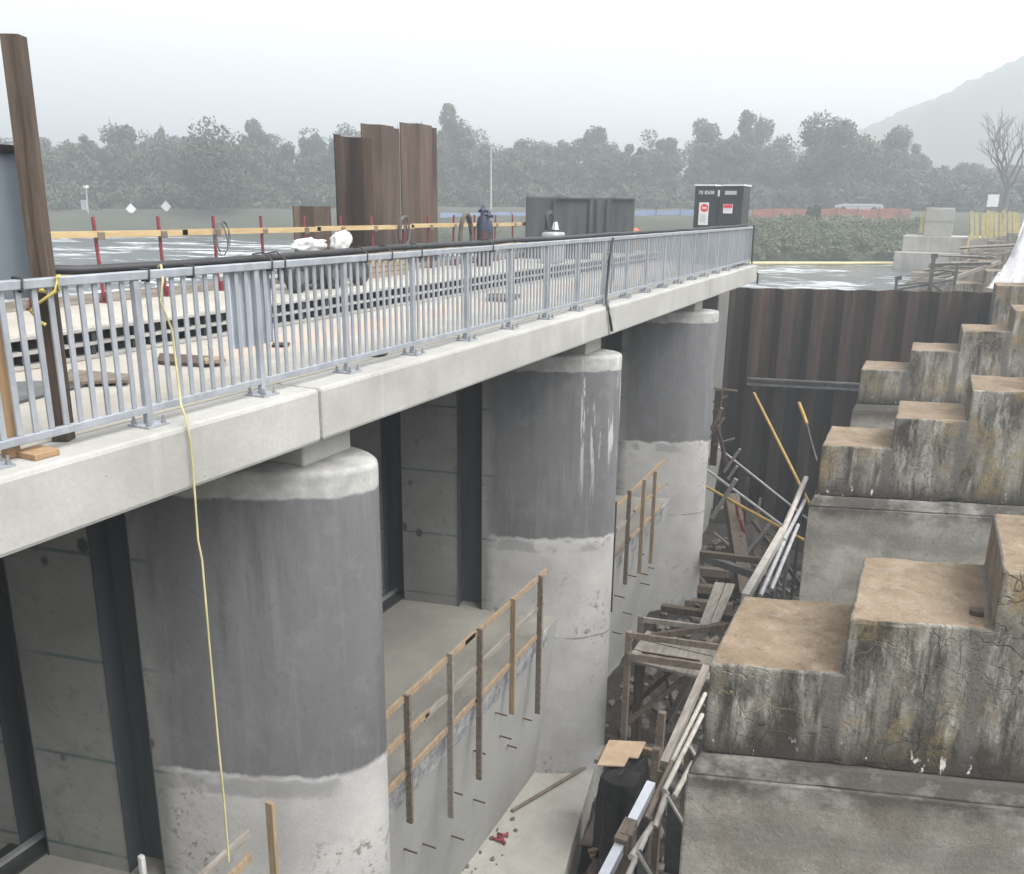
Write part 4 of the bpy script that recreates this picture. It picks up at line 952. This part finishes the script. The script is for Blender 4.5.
# ------------------------------------------------------------------ far right: frames, plastic, block, fence
sfm = thing('support_tower', (-1.2, 33, -2), 'dark steel support tower of struts rising above the sheet pile wall', 'tower')
def sf_(p, q, Y, r_, mat='pipe_dark'):
    a, b = ony(*p, Y), ony(*q, Y); MB().bar(a, b, r_, r_).build('strut', mat, sfm, world=True)
sf_((897, 277), (895, 300), 32.6, .1); sf_((934, 256), (927, 310), 32.9, .13); sf_((958, 264), (954, 285), 33.4, .1); sf_((884, 292), (953, 280), 33, .08); sf_((930, 291), (905, 296), 32.7, .06); sf_((932, 285), (945, 293), 32.7, .07)
sf_((931, 256), (938, 256), 32.9, .16); sf_((895, 279), (902, 277), 32.6, .14)
deb = MB()
for i in range(46):
    px, py = random.uniform(905, 1000), 0
    py = 288-(px-905)*.45+random.uniform(-4, 10); Y = random.uniform(36, 50)
    a = ony(px, py, Y); d = Vector((random.uniform(.5, 2.2), random.uniform(-.4, .4), random.uniform(-.1, .5)))
    deb.bar(a-d*.5, a+d*.5, random.uniform(.04, .12), random.uniform(.03, .08), random.random())
struct(deb.build('scrap_lumber', 'grey_timber'), 'stuff')
# plastic sheeting
m = MB(); nu, nv = 18, 14; vs = []
A0, A1, B0, B1 = ony(1026, 212, 36), ony(1080, 200, 36), ony(985, 288, 31.8), ony(1075, 300, 31.2)
for j in range(nv+1):
    for i in range(nu+1):
        a = A0.lerp(A1, i/nu); b = B0.lerp(B1, i/nu); p = a.lerp(b, j/nv)
        p += Vector((.12*math.sin(i*1.7+j*.2), -.2*math.sin(math.pi*j/nv)+.15*math.sin(i*1.3), -.35*math.sin(math.pi*j/nv)+.1*mnoise.noise(Vector((i*.5, j*.5, 0)))))
        vs.append(p)
m.add(vs, [(j*(nu+1)+i, j*(nu+1)+i+1, (j+1)*(nu+1)+i+1, (j+1)*(nu+1)+i) for j in range(nv) for i in range(nu)], 0, True)
tag(m.build('plastic_sheeting', 'sheeting', loc=B0, world=True), 'translucent white plastic sheeting draped over the steps at right edge', 'sheeting')
rod('yellow_pole', 'yellow_paint', ony(965, 252, 40), ony(972, 230, 40), .05, 'leaning yellow pole at the edge of the plastic sheeting', 'pole')
rod('timber_beam', 'grey_timber', ony(945, 281, 36), ony(1000, 262, 38), .06, 'long pale beam lying up the slope to the plastic sheeting', 'beam', None, True)
bk = thing('concrete_block', ony(938, 236, 68), 'pale square concrete block at the far end of the buttress row', 'block')
MB().box(-.95, .85, -.5, 1, 0, 1.9).build('block_body', 'concrete_ledge', bk, bevel=.04)
MB().box(-.96, .86, -.51, -.505, .95, 1.0).build('seam', 'concrete_dim', bk)
MB().box(-2.2, 3.2, -.8, 3, -5, -.01).build('footing', 'concrete_old', bk, bevel=.04)
MB().box(-2.6, 4, -1.6, -.82, -5, -1.1).build('footing', 'concrete_old', bk, bevel=.04)
rod('yellow_pole', 'yellow_paint', ony(921, 233, 68), ony(923, 212, 68), .12, 'upright yellow pole left of the pale concrete block', 'pole', None, True)
for i in range(11):
    px = 973+i*4.6+jit(1); a, b = ony(px, 240-i*.6, 66), ony(px+jit(1), 212+jit(2), 66)
    rod('yellow_stake', 'yellow_paint', a, b, .1, 'yellow painted stake in the fence row below the white sign', 'stake', 'yellow stakes along the right bank', True)
sn = thing('notice_board', ony(992, 236, 72), 'small white notice board on a post above the yellow stakes', 'sign')
b0 = Vector(sn.location); c = ony(993, 201, 72)
MB().bar(b0, c, .1, .1).build('post', 'grey_timber', sn, world=True); MB().box(c.x-.36, c.x+.36, c.y-.08, c.y-.06, c.z-.4, c.z+.45).build('board', 'white_paint', sn, world=True)
# yellow boom
m = MB(); bp_ = [onz(px, 263.5, -2.1) for px in range(700, 910, 12)]
m.tube(bp_, .14, 8); tag(m.build('floating_boom', 'boom_yellow', loc=bp_[4], world=True), 'yellow floating boom along the foot of the green far bank', 'boom')
# nets on the far bank
def net(name, mat, pts, h, label, D):
    m = MB(); q = [far(px, py, D) for px, py in pts]; vs = []
    for p in q: vs += [p, p+Vector((0, 0, h+jit(.12))), p+Vector((0, .04, 0)), p+Vector((0, .04, h))]
    fs = []
    for i in range(len(q)-1):
        a, b = 4*i, 4*i+4; fs += [(a, b, b+1, a+1), (a+3, b+3, b+2, a+2), (a+1, b+1, b+3, a+3)]
    e = thing(name, q[len(q)//2], label, 'fence'); m.add(vs, fs).build('netting', mat, e, world=True)
    for p in q[::2]: MB().bar(p+Vector((0, -.05, -1)), p+Vector((0, -.05, h+.2)), .08, .08).build('stake', 'weathered_timber', e, world=True)
net('safety_fence', 'red_net', [(752+i*10.5, 220+jit(.6)) for i in range(16)], .95, 'faded red safety fence along the top of the green far bank', 88)
net('safety_fence', 'blue_net', [(440+i*12, 222-i*.15+jit(.5)) for i in range(26)], .85, 'blue grey netting fence along the far bank behind the stored stacks', 92)
# vehicles in fog
def car(px, py, D, label, paint, L=4.6):
    p = far(px, py, D); d = Vector((p.x, p.y, 0)).normalized(); ang = math.atan2(d.y, d.x)+math.pi/2
    c = thing('parked_car', Vector((p.x, p.y, p.z)), label, 'car', 'cars parked behind the red fence', ang)
    b = MB(); prof = [(-L/2, .35), (-L/2, .85), (-L*.3, .95), (L*.28, .95), (L/2, .8), (L/2, .35)]
    for (y, s) in ((-.85, 0), (.85, 0)): pass
    n = len(prof); vs = [(x, -.85, z) for x, z in prof]+[(x, .85, z) for x, z in prof]
    b.add(vs, [tuple(range(n)), tuple(reversed(range(n, 2*n)))]+[((i+1) % n, i, n+i, n+(i+1) % n) for i in range(n)]); b.build('body', paint, c, bevel=.06)
    cb = MB(); cb.hexa([(-L*.32, -.8, .951), (L*.2, -.8, .951), (L*.2, .8, .951), (-L*.32, .8, .951)], [(-L*.24, -.68, 1.5), (L*.08, -.68, 1.5), (L*.08, .68, 1.5), (-L*.24, .68, 1.5)]); cb.build('cabin', 'glass_dark', c, bevel=.05)
    MB().box(-L*.24, L*.08, -.66, .66, 1.502, 1.54).build('roof', paint, c)
    for x in (-L*.32, L*.32):
        for y in (-.8, .8): MB().tube([(x, y-.1, .33), (x, y+.1, .33)], .33, 14).build('wheel', 'engine_black', c)
car(858, 213.5, 97, 'pale parked car behind the red safety fence', 'car_paint'); car(830, 214, 99, 'dark parked car left of the pale one', 'car_dark')
# signs and pole on the left bank
for (px, py, lab) in ((131, 209, 'left one of two white diamond signs on the far left bank'), (166, 206.5, 'right one of two white diamond signs on the far left bank')):
    c = far(px, py, 121); s = thing('diamond_sign', Vector((c.x, c.y, -.2)), lab, 'sign', 'diamond signs on the left bank')
    d = Vector((-c.x, -c.y, 0)).normalized(); sx = Vector((-d.y, d.x, 0))
    m = MB(); q = [c+sx*.62, c+Vector((0, 0, .72)), c-sx*.62, c-Vector((0, 0, .72))]; m.add(q+[v-d*.05 for v in q], [(0, 1, 2, 3), (7, 6, 5, 4)]+[(i, i+4, (i+1) % 4+4, (i+1) % 4) for i in range(4)]); m.build('plate', 'white_paint', s, world=True)
    MB().bar(Vector((c.x, c.y, -.5))-d*.1, c-d*.1, .1, .1).build('post', 'pipe_dark', s, world=True)
c = far(84, 205, 121); s = thing('sign_board', Vector((c.x, c.y, -.2)), 'faint pale sign board on a post left of the diamond signs', 'sign')
MB().box(c.x-.5, c.x+.5, c.y-.05, c.y+.05, c.z-.6, c.z+.6).build('board', 'grey_print', s, world=True)
c2 = far(86, 188, 121); MB().bar(Vector((c.x+.3, c.y+.2, -.5)), c2, .12, .12).build('post', 'pipe_steel', s, world=True); MB().box(c2.x-.25, c2.x+.25, c2.y-.2, c2.y+.2, c2.z, c2.z+.3).build('lamp_head', 'white_paint', s, world=True)
a, b = far(491, 226, 112), far(491, 148, 112)
up_ = thing('utility_pole', Vector((a.x, a.y, a.z-1)), 'slim pale pole standing before the foggy wood behind the gas cylinders', 'pole')
MB().tube([a-Vector((0, 0, 1)), b], .12, 8, radii=[.16, .1]).build('mast', 'pipe_pale', up_, world=True); MB().bar(b+Vector((-.7, 0, -.4)), b+Vector((.7, 0, -.4)), .1, .1).build('crossarm', 'pipe_pale', up_, world=True)

# ------------------------------------------------------------------ trees
import numpy as np
RNG = np.random.default_rng(5)
class Leaves:
    def __init__(s): s.a = []
    def quads(s, P): s.a.append(P)
    def build(s, name, mat, parent=None):
        P = np.concatenate(s.a).reshape(-1, 3).astype(np.float32); n = len(P)//4
        me = bpy.data.meshes.new(name); me.vertices.add(len(P)); me.vertices.foreach_set('co', P.ravel())
        me.loops.add(len(P)); me.loops.foreach_set('vertex_index', np.arange(len(P), dtype=np.int32))
        me.polygons.add(n); me.polygons.foreach_set('loop_start', np.arange(0, len(P), 4, dtype=np.int32))
        me.update(calc_edges=True); me.materials.append(M[mat])
        o = bpy.data.objects.new(name, me); COL.objects.link(o)
        if parent: o.parent = parent
        return o
def unit(v): return v/np.maximum(1e-6, np.linalg.norm(v, axis=1, keepdims=True))
def crown(m, c, rx, rz, n, leaf, lobes=9):
    a = RNG.uniform(0, 2*np.pi, lobes); k = RNG.uniform(.15, .75, lobes); h = RNG.uniform(-.75, .8, lobes); w_ = np.sqrt(np.maximum(.05, 1-h*h))
    cs = np.stack([c[0]+np.cos(a)*rx*k*w_, c[1]+np.sin(a)*rx*k*w_, c[2]+h*rz*.8], 1); rr = RNG.uniform(.26, .5, lobes)*rx
    q = RNG.integers(0, lobes, n); d = unit(RNG.normal(size=(n, 3)))
    p = cs[q]+d*(rr[q]*RNG.uniform(.55, 1.1, n))[:, None]
    e1 = unit(RNG.normal(size=(n, 3))); e2 = unit(np.cross(e1, d+.02)); s_ = (leaf*RNG.uniform(.6, 1.5, n))[:, None]
    m.quads(np.stack([p+e1*s_, p+e2*s_*.7, p-e1*s_, p-e2*s_*.7], 1))
def tree(px, ytop, D, wpx, mat, label, group='separate trees in the foggy wood', ybase=216):
    a, b = far(px, ybase, D), far(px, ytop, D); H = b.z-a.z; rx = wpx/2*D/880
    t = thing('tree', Vector((a.x, a.y, a.z)), label, 'tree', group)
    m = Leaves(); crown(m, (0, 0, H*.56), rx, H*.46, 7000, .2, 16); m.build('crown', mat, t)
    tr_ = MB(); tr_.tube([(0, 0, -1), (.1, 0, H*.3), (0, .1, H*.6), (.1, 0, H*.85)], .3, 8, radii=[.45, .35, .22, .08])
    for i in range(6):
        a_ = i*1.05; z = H*(.25+.08*i); tr_.tube([(0, 0, z), (math.cos(a_)*rx*.4, math.sin(a_)*rx*.4, z+H*.12), (math.cos(a_)*rx*.65, math.sin(a_)*rx*.65, z+H*.22)], .1, 5, radii=[.14, .09, .04])
    tr_.build('trunk', 'bark', t)
tree(125, 106, 142, 46, 'leaf_near', 'rounded tree standing above the wood behind the diamond signs')
tree(217, 118, 118, 84, 'leaf_dark', 'darkest and nearest bushy tree, left of the upright sheet piles', ybase=222)
tree(170, 110, 150, 16, 'leaf_near', 'slim pointed treetop between the rounded tree and the dark bushy one')
tree(263, 110, 146, 30, 'leaf_near', 'small treetop just right of the dark bushy tree')
tree(455, 90, 150, 40, 'leaf_near', 'tallest tree of the wood, right above the tall sheet piles')
tree(400, 112, 150, 36, 'leaf_near', 'treetop hidden behind the tall sheet piles')
tree(590, 119, 146, 50, 'leaf_near', 'low rounded tree behind the shrouded stacks')
tree(698, 112, 148, 44, 'leaf_near', 'wispy tree left of the tall one above the site box')
tree(748, 98, 146, 38, 'leaf_near', 'tall tree right above the black site box')
tree(826, 112, 128, 74, 'leaf_near', 'broad tree behind the parked cars', ybase=214)
tree(886, 122, 138, 44, 'leaf_near', 'last rounded tree at the right end of the wood', ybase=214)
tree(812, 208, 86, 13, 'leaf_dark', 'small dark bush in front of the red safety fence', 'bushes on the far bank', ybase=223)
# the wood as one mass
prof = [(-150, 130), (0, 130), (60, 124), (125, 118), (170, 122), (215, 128), (262, 122), (300, 122), (340, 120), (400, 118), (455, 112), (490, 120), (540, 127), (590, 124), (640, 124), (690, 120), (745, 118), (790, 126), (830, 122), (870, 126), (900, 132), (940, 152), (1000, 165), (1100, 165), (1200, 160)]
def top_at(px):
    for (a, ya), (b, yb) in zip(prof[:-1], prof[1:]):
        if a <= px <= b: return ya+(yb-ya)*(px-a)/(b-a)
    return 130
wood = Leaves(); px = -140
while px < 1190:
    for D in (134, 148, 162):
        q = px+jit(12); yt = top_at(max(-150, min(1200, q)))+random.choice((0, 4, 8, 14, 22))+jit(3)+(0 if D > 140 else 12)
        a, b = far(q, 214, D), far(q, yt, D); H = b.z-a.z; w_ = random.uniform(20, 50)/2*D/880
        crown(wood, (a.x, a.y, a.z+H*.5), w_, H*.52, 2100, .2, random.choice((6, 10, 16)))
        for i in range(14):   # the stem, as leafy creeper
            crown(wood, (a.x, a.y, a.z+H*.05*i), .35, .5, 12, .2, 2)
    a = far(px+jit(8), 216, 127); crown(wood, (a.x, a.y, a.z+1.8), 3.2, 2.4, 700, .24, 6)
    px += 11
struct(wood.build('far_wood', 'leaf_near'), 'stuff')
# bank shrubs
sh = Leaves()
for i in range(420):
    px = random.uniform(735, 925); a = onz(px, random.uniform(262.5, 264), -2.2); d = Vector((a.x, a.y, 0)).normalized()
    off = random.uniform(.5, 9); z = -2.2+ (1.3*off/2.5 if off < 2.5 else 1.3+1.2*(off-2.5)/3.5 if off < 6 else 2.5+.5*(off-6)/4)
    p = a+d*off; crown(sh, (p.x, p.y, z+.25), random.uniform(.4, .9), random.uniform(.3, .7), 170, .065, 5)
for i in range(160):
    px = random.uniform(420, 740); q = far(px, 226, random.uniform(84, 92)); crown(sh, (q.x, q.y, q.z-.5), 1.1, .7, 120, .08, 4)
struct(sh.build('bank_shrubs', 'leaf_bank'), 'stuff')
# bare tree on the right
def branch(m, p, d, L, r_, depth):
    e = p+d*L; m.tube([p, p.lerp(e, .5)+Vector((jit(.05*L), jit(.05*L), 0)), e], r_, 5, radii=[r_, r_*.8, r_*.6])
    if depth == 0: return
    for i in range(random.choice((2, 3, 3))):
        nd = (d+Vector((jit(.6), jit(.6), jit(.25)+.12))).normalized(); branch(m, p.lerp(e, random.uniform(.6, 1)), nd, L*random.uniform(.6, .82), r_*.55, depth-1)
a, b = far(1003, 214, 106), far(1003, 100, 106); H = b.z-a.z
bt = thing('bare_tree', Vector((a.x, a.y, a.z)), 'leafless tree fading into fog at the right edge', 'tree')
m = MB(); m.tube([(0, 0, -1), (.1, 0, H*.3)], .25, 8, radii=[.35, .25]); m.build('trunk', 'bark', bt)
m = MB()
for i in range(7): branch(m, Vector((.1, 0, H*(.14+.03*i))), Vector((jit(.55), jit(.55), .8)).normalized(), H*.26, .14, 4)
m.build('branches', 'bark', bt)

# ------------------------------------------------------------------ haze, light, sky
hz = MB().box(-440, 440, -120, 440, -12.6, 73).build('haze', []); struct(hz, 'stuff')
hm_ = bpy.data.materials.new('haze_air'); hm_.use_nodes = True; nt = hm_.node_tree; nt.nodes.clear()
oo = nt.nodes.new('ShaderNodeOutputMaterial'); vv = nt.nodes.new('ShaderNodeVolumePrincipled'); nt.links.new(vv.outputs[0], oo.inputs['Volume'])
vv.inputs['Color'].default_value = (.9, .96, 1.0, 1); vv.inputs['Density'].default_value = .0037; vv.inputs['Anisotropy'].default_value = .3
hz.data.materials.append(hm_)

SUN_EL, SUN_AZ = R(56), R(-10)   # azimuth measured from +X towards +Y
sd = bpy.data.lights.new('sun', 'SUN'); sd.energy = 0.5; sd.angle = R(60); sd.color = (1, .97, .93)
so = bpy.data.objects.new('sun', sd); COL.objects.link(so)
dirv = Vector((math.cos(SUN_EL)*math.cos(SUN_AZ), math.cos(SUN_EL)*math.sin(SUN_AZ), math.sin(SUN_EL)))
so.rotation_euler = dirv.to_track_quat('Z', 'Y').to_euler()
wd_ = bpy.data.worlds.new('World'); S.world = wd_; wd_.use_nodes = True; wt = wd_.node_tree
bg = wt.nodes['Background']; sk = wt.nodes.new('ShaderNodeTexSky'); sk.sky_type = 'NISHITA'; sk.sun_disc = False
sk.sun_elevation = SUN_EL; sk.sun_rotation = math.pi/2-SUN_AZ; sk.air_density = 1.5; sk.dust_density = 6
hs = wt.nodes.new('ShaderNodeHueSaturation'); hs.inputs['Saturation'].default_value = .2; hs.inputs['Value'].default_value = 1.5
wt.links.new(sk.outputs[0], hs.inputs['Color']); wt.links.new(hs.outputs[0], bg.inputs[0]); bg.inputs[1].default_value = .15
S.render.engine = 'CYCLES'
S.cycles.use_denoising = True
S.cycles.max_bounces = 5; S.cycles.volume_bounces = 0; S.cycles.diffuse_bounces = 2
S.cycles.transparent_max_bounces = 8
S.view_settings.view_transform = 'Standard'; S.view_settings.look = 'None'; S.view_settings.gamma = 1
S.view_settings.use_curve_mapping = False; S.view_settings.exposure = 1.15
